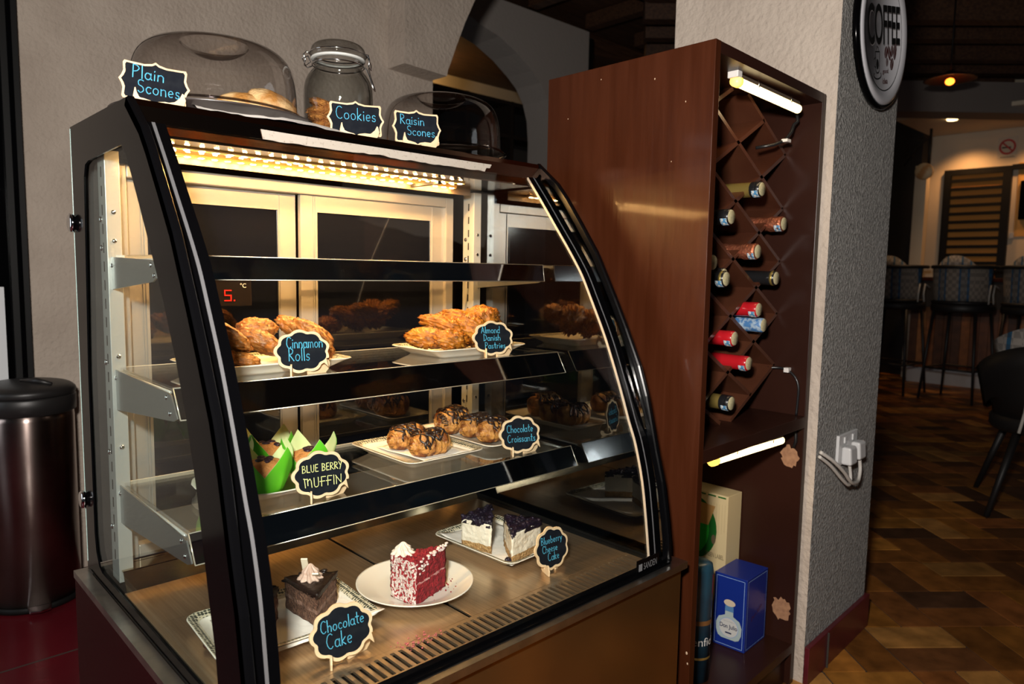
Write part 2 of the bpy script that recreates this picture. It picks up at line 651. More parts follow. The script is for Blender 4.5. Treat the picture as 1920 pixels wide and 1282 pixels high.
# back wall with its arched opening
mb = MB()
mb.box(-2.2, 2.277, 3.0, 3.26, 0, 3.46)
o = mb.build('wall_back', [M_plaster])
struct(o)
arcp = [(2.257, 2.089), (2.264, 2.12), (2.28, 2.155), (2.316, 2.246), (2.369, 2.368), (2.433, 2.494), (2.53, 2.63), (2.66, 2.77), (2.85, 2.90), (3.1, 3.0), (3.4, 3.05)]
mb = MB()
mb.prism([(2.007, 2.86, 2.10), (2.257, 2.86, 2.089)] + [(x, 2.86, z) for x, z in arcp[1:]] + [(3.4, 2.86, 3.4), (2.007, 2.86, 3.4)], (0, .14, 0))
struct(mb.build('wall_back_arch', [M_plaster]))
mb = MB()
mb.prism([(2.277, 3.0, 2.20)] + [(x + .02, 3.0, z) for x, z in arcp[3:]] + [(3.4, 3.0, 3.4), (2.277, 3.0, 3.4)], (0, .26, 0))
struct(mb.build('wall_back_lintel', [M_plaster]))

# second arch deeper in the building
A2 = [(3.66, 3.10), (3.748, 3.075), (3.789, 3.056), (4.0, 3.01), (4.2, 2.925), (4.374, 2.82), (4.48, 2.74), (4.568, 2.62), (4.62, 2.48), (4.64, 2.3), (4.64, 0)]
mb = MB()
mb.prism([(x, 4.4, z) for x, z in A2] + [(5.095, 4.4, 0), (5.095, 4.4, 3.30), (3.5, 4.4, 3.30), (3.5, 4.4, 3.12)], (0, .30, 0))
struct(mb.build('wall_inner_arch', [mat('grey plaster', (.40, .36, .33), .9, bump=.3, bscale=30)]))
mb = MB()
mb.box(3.0, 8.6, 6.9, 7.0, 0, 4.2)
struct(mb.build('wall_far', [mat('ochre lit plaster', (.62, .50, .34), .9, bump=.2, bscale=20)]))
mb = MB()
mb.box(5.095, 5.16, 4.4, 4.55, 0, 3.25)
struct(mb.build('trim_1', [M_blackm]))
# left doorway
mb = MB()
mb.box(.452, .502, 2.93, 3.0, 0, 3.3)
mb.box(.36, .452, 2.95, 3.0, 0, 3.3, 1)
mb.box(.470, .484, 2.922, 2.93, 0, 3.3, 1)
struct(mb.build('door_1', [M_blackm, M_black]))
mb = MB()
mb.box(.36, .431, 2.942, 2.95, .74, 1.06)
struct(mb.build('window_1', [mat('bright pane', (.70, .72, .74), .3)]))

# ceiling and beams
mb = MB()
mb.box(-2.2, 11.2, -1.6, 7.2, 3.45, 3.5)
struct(mb.build('ceiling', [M_beam]))
mb = MB()
mb.box(2.28, 8.6, 4.72, 4.88, 3.27, 3.44)
mb.box(3.4, 7.5, 3.3, 3.5, 3.24, 3.44)
for k in range(7):
    x = 3.6 + k * .72
    mb.box(x, x + .10, 1.2, 4.4, 3.32, 3.44)
struct(mb.build('ceiling_beam', [M_beam]))
mb = MB()
for k in range(6):
    q = Matrix.Translation((6.1 + k * .42, 2.2 + k * .30, 3.12 + .02 * (k % 2))) @ Matrix.Rotation(R(-46), 4, 'Z')
    mb.box(-1.9, 1.9, -.06, .06, 0, .16, 0, q)
struct(mb.build('ceiling_beam_bar', [M_beam]))

# plastered pillar
mb = MB()
mb.prism([(1.928, .812, 0), (2.414, .832, 0), (2.430, 1.29, 0), (1.940, 1.10, 0)], (0, 0, 3.45))
o = mb.build('pillar', [M_plaster2, M_plaster])
for p in o.data.polygons:
    if p.normal.x < -.7:  # left face stays beige; the front's grey is painted raking light
        p.material_index = 1
struct(o)
mb = MB()
mb.box(1.975, 2.42, 1.1005, 1.35, 0, 3.44)
struct(mb.build('wall_behind_pillar', [M_plaster]))
mb = MB()
mb.prism([(1.926, .797, 0), (2.424, .818, 0), (2.440, 1.30, 0), (2.4305, 1.30, 0), (2.4145, .8315, 0), (1.928, .8115, 0)], (0, 0, .108))
mb.box(2.06, 2.063, .797, .803, 0, .108, 1, None)
struct(mb.build('baseboard_pillar', [M_skirt, M_grout], bevel=.003))

# bar side of the building
M_barwall = mat('cream bar wall', (.70, .60, .46), .8)
mb = MB()
mb.box(9.5, 9.6, -1.6, 2.86, 0, 3.46)
struct(mb.build('wall_bar', [M_barwall]))
mb = MB()
mb.box(9.2, 9.6, 2.861, 4.7, 0, 3.46)
mb.box(8.6, 9.6, 4.6, 4.7, 0, 3.46)
mb.box(8.6, 8.7, 4.7, 7.0, 0, 3.46)
struct(mb.build('wall_bar_dark', [M_dark]))
mb = MB()
mb.box(9.0, 9.12, 2.74, 2.86, 0, 2.41)
struct(mb.build('trim_2', [M_barwall]))
q = Matrix.Translation((8.12, 2.21, 0)) @ Matrix.Rotation(R(-43.5), 4, 'Z')
mb = MB()
mb.box(-1.9, 1.9, -.15, .15, 2.735, 3.02, 0, q)
struct(mb.build('ceiling_bulkhead', [mat('grey bulkhead paint', (.22, .19, .17), .8)]))
mb = MB()
mb.box(9.49, 9.50, 1.2, 1.98, 1.62, 2.42)
struct(mb.build('trim_3', [mat('amber wall panel', (.62, .36, .11), .7)]))

# ================================================================== the display case
X0, X1 = .342, 1.242
SIL = [(1.213, 1.393), (1.149, 1.342), (1.120, 1.309), (1.074, 1.249), (1.028, 1.186), (.972, 1.086), (.939, 1.023), (.902, .947), (.880, .885), (.863, .821), (.851, .774), (.833, .712), (.82, .642), (.812, .590), (.810, .548)]
GLS = [(1.202, 1.358), (1.158, 1.305), (1.109, 1.243), (1.067, 1.190), (1.030, 1.139), (1.000, 1.085), (.962, 1.013), (.936, .955), (.911, .894), (.888, .834), (.870, .790), (.850, .716), (.836, .628), (.826, .550)]
case = thing('display_case', 'tall refrigerated bakery case with curved front glass and black frame', 'display case', (.792, 1.17, 0))
M_base = mat('bronze tinted steel', (.26, .15, .055), .20, .9, col2=(.21, .12, .045), nscale=5)
M_baseside = mat('steel with painted floor reflection', (.014, .0015, .0024), .2, spec=.08)  # dark red paints in the red floor's reflection
mb = MB()
mb.box(.319, 1.265, .800, 1.56, .02, .535)
o = mb.build('base_cabinet', [M_base, M_baseside], case)
for p in o.data.polygons:
    if abs(p.normal.x) > .7:
        p.material_index = 1
mb = MB()
for x0, x1, y0, y1 in ((.317, .339, .786, 1.56), (1.245, 1.267, .786, 1.56), (.339, 1.245, .786, .812), (.339, 1.245, 1.545, 1.56)):
    mb.box(x0, x1, y0, y1, .532, .546)
mb.build('base_ledge', [mat('scuffed steel', (.50, .48, .44), .3, 1., col2=(.36, .35, .33), nscale=25)], case)
# floor of the case
M_deck = mat('brushed deck steel', (.60, .46, .32), .30, .92, col2=(.48, .365, .25), nscale=6, stretch=(40, 1.2, 1))
for a, b in ((.358, .765), (.772, 1.198)):
    mb = MB()
    mb.box(a, b, .896, 1.378, .546, .550)
    mb.build('deck_panel', [M_deck], case, bevel=.001)
mb = MB()
mb.box(.345, 1.24, .815, 1.54, .536, .5385)
mb.build('deck_underlay', [M_blackm], case)
mb = MB()
mb.box(.358, 1.198, .886, .895, .546, .5505)
mb.box(.358, 1.198, .826, .835, .546, .5505)
n = 56
st = (1.19 - .368) / n
mb.box(.358, .368, .835, .886, .546, .5505)
mb.box(1.19, 1.198, .835, .886, .546, .5505)
for k in range(n):
    x = .368 + st * k
    mb.box(x + st * .30 - .0036, x + st * .30 + .0036, .835, .886, .5465, .5505)
mb.build('vent_grille', [M_deck], case)
mb = MB()
mb.hexa([Vector((.362, 1.376, .549)), Vector((1.20, 1.376, .549)), Vector((1.20, 1.380, .549)), Vector((.362, 1.380, .549))], [Vector((.362, 1.394, .582)), Vector((1.20, 1.394, .582)), Vector((1.20, 1.398, .582)), Vector((.362, 1.398, .582))])
n = 64
st = .82 / n
for k in range(n):
    x = .372 + k * st
    if k % 2 or 12 < k < 17:
        mb.box(x, x + st * 1.001, 1.397, 1.432, .5815, .583)
mb.box(.362, 1.20, 1.432, 1.440, .5815, .584)
for a, b in ((.362, .47), (.56, .70), (.80, 1.20)):
    mb.box(a, b, 1.397, 1.432, .5812, .5835)
mb.build('rear_riser', [mat('gold tinted riser steel', (.50, .40, .27), .14, 1.)], case)
# rear wall: white aluminium frame and two sliding doors of dark glass
mb = MB()
Yb = 1.45


def frame_rect(mb, x0, x1, z0, z1, w, y0, y1, wt=None, wb=None):
    wt = wt or w
    wb = wb or w
    mb.box(x0, x0 + w, y0, y1, z0, z1)
    mb.box(x1 - w, x1, y0, y1, z0, z1)
    mb.box(x0 + w, x1 - w, y0, y1, z1 - wt, z1)
    mb.box(x0 + w, x1 - w, y0, y1, z0, z0 + wb)


frame_rect(mb, .380, 1.166, .584, 1.323, .024, Yb - .004, Yb + .04)
mb.build('rear_frame', [M_alu], case, bevel=.002)
M_dkglass = mat('dark rear glass', (.003, .0035, .006), .03, spec=.7, coat=.5)
for nm, x0, x1, y in (('left', .404, .745, 1.470), ('right', .750, 1.142, 1.456)):
    mb = MB()
    frame_rect(mb, x0, x1, .608, 1.299, .040, y, y + .012, wt=.036, wb=.05)
    mb.box(x0 + .034, x0 + .037, y - .002, y, .61, 1.297)
    mb.box(x0 + .029, x0 + .031, y - .002, y, .61, 1.297)
    mb.box(x1 - .037, x1 - .034, y - .002, y, .61, 1.297)
    d = mb.build('sliding_door', [M_alu], case)
    mb = MB()
    mb.box(x0 + .040, x1 - .040, y + .003, y + .008, .658, 1.263)
    mb.build('glass_pane', [M_dkglass], d)
mb = MB()
mb.box(.345, 1.238, 1.532, 1.545, .56, 1.36)
mb.build('back_panel', [M_dark], case)
# slotted uprights in the back corners
for x in (.358, 1.200):
    mb = MB()
    mb.box(x, x + .024, 1.405, 1.448, .560, 1.338)
    u = mb.build('upright', [M_alub], case, bevel=.001)
    for k in range(22):
        z = .60 + k * .033
        mb = MB()
        mb.box(x - .0006, x, 1.424, 1.428, z, z + .018)
        mb.build('slot', [M_blackm], u)
    for z in (.66, .80, .965, 1.17, 1.22):
        mb = MB()
        mb.ell((x - .0005, 1.436, z), (.0035, .0055, .0055), seg=12, rng=6)
        mb.build('screw', [M_chrome], u)
        mb = MB()
        mb.ell((x + .012, 1.4048, z + .012), (.0045, .003, .0045), seg=12, rng=6)
        mb.build('screw', [M_chrome], u)
# canopy
M_bronze = mat('brown mirror trim', (.16, .095, .065), .14, 1.)
mb = MB()
mb.prism([(X0 + .004, 1.203, 1.355), (X0 + .004, 1.203, 1.382), (X0 + .004, 1.209, 1.3925), (X0 + .004, 1.555, 1.3925), (X0 + .004, 1.555, 1.345), (X0 + .004, 1.215, 1.345)], (X1 - X0 - .008, 0, 0))
cn = mb.build('canopy', [M_bronze], case)
mb = MB()
pts = [(.548, 1.374), (.60, 1.3735), (1.075, 1.374), (1.070, 1.366), (1.060, 1.3655), (1.055, 1.357)]
x = 1.05
while x > .56:
    pts.append((x, 1.3575 + .0022 * nz(x * 40, 0, 0) + (.002 if .74 < x < .80 else 0)))
    x -= .012
pts.append((.552, 1.358))
mb.prism([(a, 1.2012, b) for a, b in pts], (0, .0016, 0))
mb.build('label_strip', [mat('torn cream label', (.37, .33, .28), .8, col2=(.22, .19, .15), nscale=160, contrast=(.58, .72))], cn)
mb = MB()
mb.box(.360, 1.215, 1.222, 1.45, 1.3415, 1.3445)
mb.build('mirror_liner', [mat('gold tinted mirror', (.42, .36, .30), .10, 1.)], case)
# LED strips
M_led = mat('warm lamp glow', (1, .7, .35), .4, emit=(1, .52, .17), estr=1700)
M_ledstrip = mat('amber circuit strip', (.62, .40, .14), .5)
for y, a, b, nn in ((1.292, .432, 1.06, 26), (1.372, .462, 1.10, 27)):
    mb = MB()
    mb.box(a - .01, b + .01, y - .007, y + .007, 1.338, 1.3415)
    s = mb.build('light_strip', [M_ledstrip], case)
    mb = MB()
    for k in range(nn):
        x = a + (b - a) * k / (nn - 1)
        mb.box(x - .0036, x + .0036, y - .0032, y + .0032, 1.3370, 1.3378)
    mb.build('lamp', [M_led], s, label='row of glowing warm lamps')
mb = MB()
mb.box(.40, 1.17, 1.386, 1.389, 1.326, 1.3415)
mb.build('light_shield', [mat('dull bronze shield', (.10, .07, .045), .55, .4)], case)  # shield added to keep LED light off the rear frame
mb = MB()
mb.box(.99, 1.0, 1.283, 1.385, 1.331, 1.3375)
mb.build('strip_clip', [M_blackm], case)
# side glasses with black printed border
outer = [(1.56, .547), (1.557, 1.393)] + [(y + .0, z) for y, z in SIL]
hole = [(1.245, 1.326), (1.30, 1.325), (1.44, 1.321), (1.462, 1.316), (1.473, 1.295), (1.499, .938), (1.499, .632), (1.492, .598), (1.475, .574), (1.455, .567), (1.20, .566), (.96, .565), (.915, .570), (.905, .590), (.912, .64), (.925, .685), (.946, .770), (.966, .850), (.995, .936), (1.03, 1.012), (1.075, 1.094), (1.130, 1.177), (1.186, 1.258), (1.225, 1.312)]
M_mir = glass('smoked side glass', (.30, .33, .36), 1.7, add=.10)
M_bk = mat('dark cavity lining', (.006, .006, .008), .5)
for side, x in (('left', X0), ('right', X1)):
    s = 1 if side == 'left' else -1
    mb = MB()
    mb.prism([(x + s * .0035, y, z) for y, z in ([(1.553, .55), (1.55, 1.388)] + [(y + .004, z - .003) for y, z in SIL])], (s * .004, 0, 0))
    g = mb.build('side_glass', [glass('clear side glass', (.93, .965, .95), .55) if side == 'left' else M_mir], case)
    mb = MB()
    mb.holed([(x, y, z) for y, z in outer], [(x, y, z) for y, z in hole], (s * .003, 0, 0))
    mb.build('printed_border', [M_black], g, label='black printed glass border')
    mb = MB()
    if side == 'left':
        mb.box(x - .0006, x + .002, 1.5565, 1.5585, .56, 1.39)
        mb.build('glass_edge', [mat('pale green glass edge', (.45, .62, .58), .2)], g)
    # curved frame bar along the front edge
    mb = MB()
    L = []
    for k, (y, z) in enumerate(SIL):
        a = SIL[max(k - 1, 0)]
        b = SIL[min(k + 1, len(SIL) - 1)]
        t = Vector((0, b[0] - a[0], b[1] - a[1])).normalized()
        nrm = Vector((0, t.z, -t.y))
        if nrm.y > 0:
            nrm = -nrm
        p = Vector((x, y, z))
        L.append([p, p + Vector((s * .003, 0, 0)) + nrm * .003, p + Vector((s * .011, 0, 0)) + nrm * .003, p + Vector((s * .013, 0, 0)), p + Vector((s * .013, 0, 0)) - nrm * .012, p - nrm * .014])
    mb.rings(L, smooth=False)
    mb.build('front_post', [mat('black frame bar', (.0018, .0018, .0022), .22, spec=.15)], case)
for z in (1.217, .686):
    mb = MB()
    mb.lathe([(0, -.010), (.0145, -.010), (.017, -.0075), (.017, -.003), (.013, -.001), (.013, .002)], (X0, 1.553, z), 24, axis='X')
    mb.build('glass_fixing', [M_chrome], case)
# curved front glass
mb = MB()


def sheet(mb, prof, xa, xb, th, mi=0, off=0.):
    F, B = [], []
    for k, (y, z) in enumerate(prof):
        a = prof[max(k - 1, 0)]
        b = prof[min(k + 1, len(prof) - 1)]
        t = Vector((0, b[0] - a[0], b[1] - a[1])).normalized()
        nrm = Vector((0, t.z, -t.y))
        if nrm.y > 0:
            nrm = -nrm
        F.append(Vector((0, y, z)) + nrm * off)
        B.append(Vector((0, y, z)) + nrm * (off - th))
    L = []
    for f, b in zip(F, B):
        L.append([(xa, f.y, f.z), (xb, f.y, f.z), (xb, b.y, b.z), (xa, b.y, b.z)])
    mb.rings(L, mi, smooth=False)


def dense(prof, n=4):
    out = []
    for k in range(len(prof) - 1):
        p0 = prof[max(k - 1, 0)]
        p1, p2 = prof[k], prof[k + 1]
        p3 = prof[min(k + 2, len(prof) - 1)]
        for i in range(n):
            t = i / n
            out.append(tuple(.5 * ((2 * p1[d]) + (-p0[d] + p2[d]) * t + (2 * p0[d] - 5 * p1[d] + 4 * p2[d] - p3[d]) * t * t + (-p0[d] + 3 * p1[d] - 3 * p2[d] + p3[d]) * t ** 3) for d in range(len(p1))))
    out.append(prof[-1])
    return out


GD = dense(GLS)
sheet(mb, GD, X0 + .0135, X1 - .0135, .004)
fg = mb.build('front_glass', [M_glass], case)
for a, b in ((X0 + .0135, X0 + .052), (X1 - .052, X1 - .0135)):
    mb = MB()
    sheet(mb, GD, a, b, .0016, off=.0014)
    mb.build('printed_border', [M_black], fg, label='black printed glass border')
M_stripe = mat('grey stripe', (.10, .10, .105), .5)
for a in (X0 + .0315, X1 - .0365):
    mb = MB()
    sheet(mb, GD, a, a + (.005 if a < .8 else .003), .001, off=.0021)
    mb.build('printed_stripe', [M_stripe], fg)
mb = MB()
sheet(mb, GD, X1 - .0537, X1 - .052, .005, off=.0005)
mb.build('glass_edge', [mat('bright glass edge', (.45, .37, .28), .3)], fg)
mb = MB()
mb.box(X0 + .013, X1 - .013, .812, .824, .546, .556)
mb.box(X0 + .013, X1 - .013, .803, .811, .546, .551)
mb.build('bottom_seal', [M_black], case)
mb = MB()
mb.box(1.122, 1.196, .8085, .8105, .550, .578)
pl = mb.build('name_plate', [M_black], fg)
mb = MB()
put_text(mb, 'SANDEN', (1.165, .8078, .563), (1, 0, 0), (0, 0, 1), .044, .0135)
for k in range(5):
    mb.box(1.127 + k * .0022, 1.1285 + k * .0022, .8072, .808, .556, .570)
mb.build('lettering', [mat('grey print', (.13, .13, .135), .4)], pl, recalc=False)
# temperature display on the rear door
mb = MB()
mb.box(.546, .630, 1.436, 1.444, 1.061, 1.117)
td = mb.build('temperature_display', [mat('display bezel', (.012, .010, .012), .2)], case, bevel=.002)
mb = MB()
for a, b, c, d in ((.573, .588, 1.092, 1.0945), (.573, .5755, 1.0835, 1.092), (.573, .588, 1.082, 1.0845), (.5855, .588, 1.073, 1.082), (.573, .588, 1.0715, 1.074), (.592, .595, 1.0715, 1.0745)):
    mb.box(a, b, 1.4352, 1.436, c, d)
mb.build('digit', [mat('red digit glow', (.6, .02, .02), .4, emit=(1, .04, .04), estr=.05)], td)
mb = MB()
put_text(mb, '\u00b0C', (.612, 1.4355, 1.103), (1, 0, 0), (0, 0, 1), None, .009)
mb.build('lettering', [mat('white print', (.75, .75, .75), .5, emit=(1, 1, 1), estr=.1)], td, recalc=False)
# shelves
M_lip = mat('dark mirror rail', (.20, .22, .25), .05, 1.)
M_bracket = mat('grey bracket steel', (.36, .37, .37), .3, .9)
M_shelf = glass('shelf glass', (.95, .96, .95), 1.6, add=.02)
for yl, zt, yb2, zb, zr in ((1.178, 1.157, 1.168, 1.119, 1.096), (1.125, .957, 1.094, .912, .880), (1.077, .7455, 1.050, .7035, .672)):
    xa, xb = .372, 1.212
    mb = MB()
    mb.box(xa, xb, yl - .001, 1.412, zt - .006, zt)
    sh = mb.build('shelf', [M_shelf], case)
    mb = MB()
    mb.box(xa, xb, 1.410, 1.4125, zt - .0065, zt + .0005)
    mb.build('glass_edge', [mat('shelf edge', (.50, .46, .38), .3)], sh)
    mb = MB()
    mb.hexa([Vector((xa - .004, yb2, zb)), Vector((xb + .004, yb2, zb)), Vector((xb + .004, yb2 + .003, zb)), Vector((xa - .004, yb2 + .003, zb))],
            [Vector((xa - .004, yl - .004, zt)), Vector((xb + .004, yl - .004, zt)), Vector((xb + .004, yl - .001, zt)), Vector((xa - .004, yl - .001, zt))])
    lp = mb.build('price_rail', [M_lip], sh)
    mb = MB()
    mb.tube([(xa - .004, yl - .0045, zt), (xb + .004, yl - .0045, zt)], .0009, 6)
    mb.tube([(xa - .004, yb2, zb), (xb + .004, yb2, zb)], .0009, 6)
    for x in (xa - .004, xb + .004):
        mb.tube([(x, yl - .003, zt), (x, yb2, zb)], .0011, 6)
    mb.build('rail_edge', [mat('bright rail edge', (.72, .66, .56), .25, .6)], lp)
    for x in (.364, 1.2145):
        mb = MB()
        mb.prism([(x, 1.445, zt - .002), (x, yl + .012, zt - .008), (x, yl - .003, zt - .010), (x, yb2 + .004, zb + .002), (x, yb2 + .020, zb - .004), (x, 1.42, zr), (x, 1.445, zr)], (.0025, 0, 0))
        br = mb.build('bracket', [M_bracket], sh)
        mb = MB()
        mb.tube([(x + (.005 if x < .8 else -.003), 1.40, zt - .009), (x + (.005 if x < .8 else -.003), yl + .014, zt - .009)], .0032, 8)
        mb.build('support_rod', [M_alub], br)
        xs = x - .0006 if x < .8 else x + .003
        for y, z in ((1.425, zt - .016), (1.405, zt - .018), (yl + .016, zt - .016), (yl + .002, zb + .006)):
            mb = MB()
            mb.ell((xs, y, z), (.002, .0042, .0042), seg=10, rng=6)
            mb.build('screw', [M_chrome], br)
mb = MB()
mb.tube([(.366, 1.412, 1.09), (.366, 1.432, 1.055), (.366, 1.446, 1.03)], [.004, .004, .006], 8)
mb.ell((.366, 1.447, 1.028), (.007, .007, .007), seg=10, rng=6)
mb.build('sensor_lead', [M_blackm], case)

# ================================================================== chalkboard signs
def scallop(a, b, n=9, amp=.085, rot=0.2, pts=8):
    out = []
    N = n * pts
    for i in range(N):
        t = 2 * PI * i / N
        k = 1 - amp + amp * abs(math.sin(n * t / 2 + rot)) * 1.35
        out.append((a * k * math.cos(t), b * k * math.sin(t)))
    return out


def tailed(pts, ang=-.42, w=.10, ln=1.22):
    """speech-bubble tail on the outline"""
    out = []
    done = False
    for x, y in pts:
        t = math.atan2(y, x)
        if abs(t - ang) < w:
            if not done:
                r = math.hypot(x, y)
                out.append((r * 1.0 * math.cos(ang - w), r * math.sin(ang - w)))
                out.append((r * ln * math.cos(ang - .16), r * ln * math.sin(ang - .16)))
                out.append((r * math.cos(ang + w), r * math.sin(ang + w)))
                done = True
        else:
            out.append((x, y))
    return out


def cloud_sign(label, loc, rz, lines, a=.047, b=.037, tilt=8, chalk=None, lift=.040, roll=0., lw=.0013, tail=True):
    t = thing('chalkboard_sign', label, 'sign', loc, rz, 'chalkboard price signs in the case')
    T = Matrix.Translation((0, .004, lift)) @ Matrix.Rotation(R(-tilt), 4, 'X') @ Matrix.Rotation(R(roll), 4, 'Y')
    P = lambda pts, y: [T @ Vector((x, y, z)) for x, z in pts]
    d = T.to_3x3() @ Vector((0, .0035, 0))
    mb = MB()
    o = scallop(a, b)
    mb.prism(P(tailed(o) if tail else o, 0), d)
    mb.build('plaque', [M_wood], t, world=False)
    mb = MB()
    mb.prism(P(scallop(a * .89, b * .87), -.0006), d * .15)
    bd = mb.build('board', [M_board], t, world=False)
    mb = MB()
    for s, x, y, h, w in lines:
        write_line(mb, s, x, y, h, lw, w, 0, -.0009)
    bmesh.ops.transform(mb.bm, matrix=T, verts=mb.bm.verts)
    mb.build('writing', [chalk or M_chalkb], bd, world=False, recalc=False)
    # two slotted leaf feet
    leaf = [(-.020, .0), (.012, 0), (.018, .006), (.020, .014), (.014, .024), (.006, .019), (.001, .010), (-.003, .010), (-.012, .022), (-.017, .020), (-.021, .010)]
    for x, y, ang, sc in ((-.019, .002, 74, .9), (.030, .012, 22, 1.15)):
        M = Matrix.Translation((x, y, 0)) @ Matrix.Rotation(R(ang), 4, 'Z') @ Matrix.Scale(sc, 4)
        mb = MB()
        mb.prism([M @ Vector((p, -.0016, q)) for p, q in leaf], M.to_3x3() @ Vector((0, .0032, 0)))
        mb.build('foot', [M_wood], t, world=False)
    return t


def scroll_sign(label, loc, rz, lines, tilt=10, w=.052, h=.031, roll=0):
    t = thing('chalkboard_sign', label, 'sign', loc, rz, 'framed chalkboard signs on top of the case')

    def outline(k):
        a, b = w * k[0], h * k[1]
        half = [(0, b * 1.16), (a * .10, b * 1.04), (a * .32, b * .96), (a * .70, b * .98), (a * .86, b * 1.0), (a * .90, b * .88), (a * .88, b * .45), (a * .93, b * .20), (a * 1.0, 0)]
        q = half + [(x, -y) for x, y in half[-2::-1]]
        return q + [(-x, y) for x, y in q[-2:0:-1]]
    T = Matrix.Translation((0, .004, h * 1.12 + .004)) @ Matrix.Rotation(R(-tilt), 4, 'X') @ Matrix.Rotation(R(roll), 4, 'Y')
    P = lambda pts, y: [T @ Vector((x, y, z)) for x, z in pts]
    d = T.to_3x3() @ Vector((0, .0035, 0))
    mb = MB()
    mb.prism(P(outline((1, 1)), 0), d)
    mb.build('plaque', [M_wood], t, world=False)
    mb = MB()
    mb.prism(P(outline((.925, .885)), -.0006), d * .15)
    bd = mb.build('board', [M_board], t, world=False)
    mb = MB()
    for s, x, y, hh, ww in lines:
        write_line(mb, s, x, y, hh, .0014, ww, 0, -.0009)
    bmesh.ops.transform(mb.bm, matrix=T, verts=mb.bm.verts)
    mb.build('writing', [M_chalkb], bd, world=False, recalc=False)
    horn = [(-.034, 0), (.036, 0), (.043, .008), (.045, .016), (.042, .026), (.040, .027), (.036, .019), (.028, .012), (.014, .009), (.006, .0055), (.002, .003), (-.004, .0075), (-.014, .010), (-.024, .014), (-.0275, .021), (-.029, .0285), (-.0305, .028), (-.033, .016)]
    mb = MB()
    mb.prism([Vector((x * .98, -.0052, z * 1.0)) for x, z in horn], (0, .0032, 0))
    mb.build('stand', [M_wood], t, world=False)
    for x in (-.016, .016):
        mb = MB()
        mb.box(x - .0016, x + .0016, -.0018, .026, 0, .009)
        mb.build('cross_foot', [M_wood], t, world=False)
    return t


TOP = 1.393
scroll_sign('wooden framed chalkboard reading Plain Scones at the left corner of the case top', (.400, 1.262, TOP), R(-14), [('Plain', -.010, .005, .021, .046), ('Scones', .006, -.018, .021, .062)], tilt=9, roll=4)
scroll_sign('wooden framed chalkboard reading Cookies in front of the glass jar', (.765, 1.252, TOP), R(-20), [('Cookies', 0, -.002, .024, .078)], tilt=8, w=.056, h=.031)
scroll_sign('wooden framed chalkboard reading Raisin Scones before the right cake dome', (.905, 1.243, TOP), R(-18), [('Raisin', -.010, .006, .020, .052), ('Scones', .008, -.016, .019, .060)], tilt=8, w=.053, h=.033)
S2, S3, DK = .957, .7455, .5505
cloud_sign('cloud chalkboard reading Cinnamon Rolls on the middle shelf', (.588, 1.138, S2), R(-14), [('Cinnamon', .004, .006, .019, .062), ('Rolls', -.006, -.016, .022, .036)])
cloud_sign('cloud chalkboard reading Almond Danish Pastries at the right of the middle shelf', (1.033, 1.139, S2), R(-18), [('Almond', -.006, .011, .014, .044), ('Danish', -.003, -.005, .013, .040), ('Pastries', .004, -.022, .013, .048)])
cloud_sign('cloud chalkboard reading BLUE BERRY MUFFIN in yellow chalk on the lower shelf', (.596, 1.090, S3), R(-10), [('BLUE BERRY', .002, .006, .012, .070), ('MUFFIN', .002, -.020, .016, .068)], chalk=M_chalky, a=.050, b=.040, lift=.043, lw=.0013)
cloud_sign('cloud chalkboard reading Chocolate Croissants at the right of the lower shelf', (1.072, 1.091, S3), R(-20), [('Chocolate', 0, .005, .016, .062), ('Croissants', .003, -.016, .016, .066)], a=.048, b=.040, lift=.043)
cloud_sign('cloud chalkboard reading Chocolate Cake at the front of the case floor', (.533, .915, DK), R(-10), [('Chocolate', .001, .005, .018, .068), ('Cake', -.006, -.020, .022, .040)], a=.049, b=.042, lift=.046, roll=-2)
cloud_sign('cloud chalkboard reading Blueberry Cheese Cake beside the cheesecake plate', (1.012, .932, DK), R(-4), [('Blueberry', 0, .011, .014, .056), ('Cheese', -.006, -.006, .014, .040), ('Cake', .002, -.023, .015, .030)], a=.044, b=.042, lift=.046, tail=False)


# ================================================================== plates
def rrect(hx, hy, r, z, n=6):
    r = min(r, hx * .98, hy * .98)
    out = []
    for cx, cy, a in ((hx - r, hy - r, 0), (-hx + r, hy - r, 90), (-hx + r, -hy + r, 180), (hx - r, -hy + r, 270)):
        for i in range(n + 1):
            t = R(a + 90 * i / n)
            out.append((cx + r * math.cos(t), cy + r * math.sin(t), z))
    return out


M_rim = voromat('green dotted glaze rim', (.60, .54, .40), (.035, .045, .035), 170, .40)


def rect_plate(label, c, hx, hy, rz=0, h=.020, rim=.016, pattern=True, group='oblong plates with patterned rims', cor=.022):
    t = thing('serving_plate', label, 'plate', c, rz, group)
    mb = MB()
    loops = [rrect(hx * .72, hy * .72, .012, 0), rrect(hx * .76, hy * .76, .014, .004), rrect(hx - .004, hy - .004, cor, h - .003), rrect(hx, hy, cor, h - .001), rrect(hx - .001, hy - .001, cor, h)]
    mb.rings(loops, 0, cap0=True, cap1=False)
    mb.rings([rrect(hx - .001, hy - .001, cor, h), rrect(hx - rim * .6, hy - rim * .6, cor, h - .002), rrect(hx - rim, hy - rim, cor * .9, h - .006), rrect(hx * .74, hy * .74, .012, .0055)], 0, cap0=False, cap1=True)
    bmesh.ops.remove_doubles(mb.bm, verts=mb.bm.verts, dist=1e-5)
    mb.build('dish', [M_cream], t, world=False)
    if pattern:
        mb = MB()
        mb.rings([rrect(hx - .0015, hy - .0015, cor, h + .0004), rrect(hx - rim * .6, hy - rim * .6, cor, h - .0014), rrect(hx - rim, hy - rim, cor * .9, h - .0054)], 0, cap0=False, cap1=False)
        mb.build('patterned_rim', [M_rim], t, world=False)
    return t


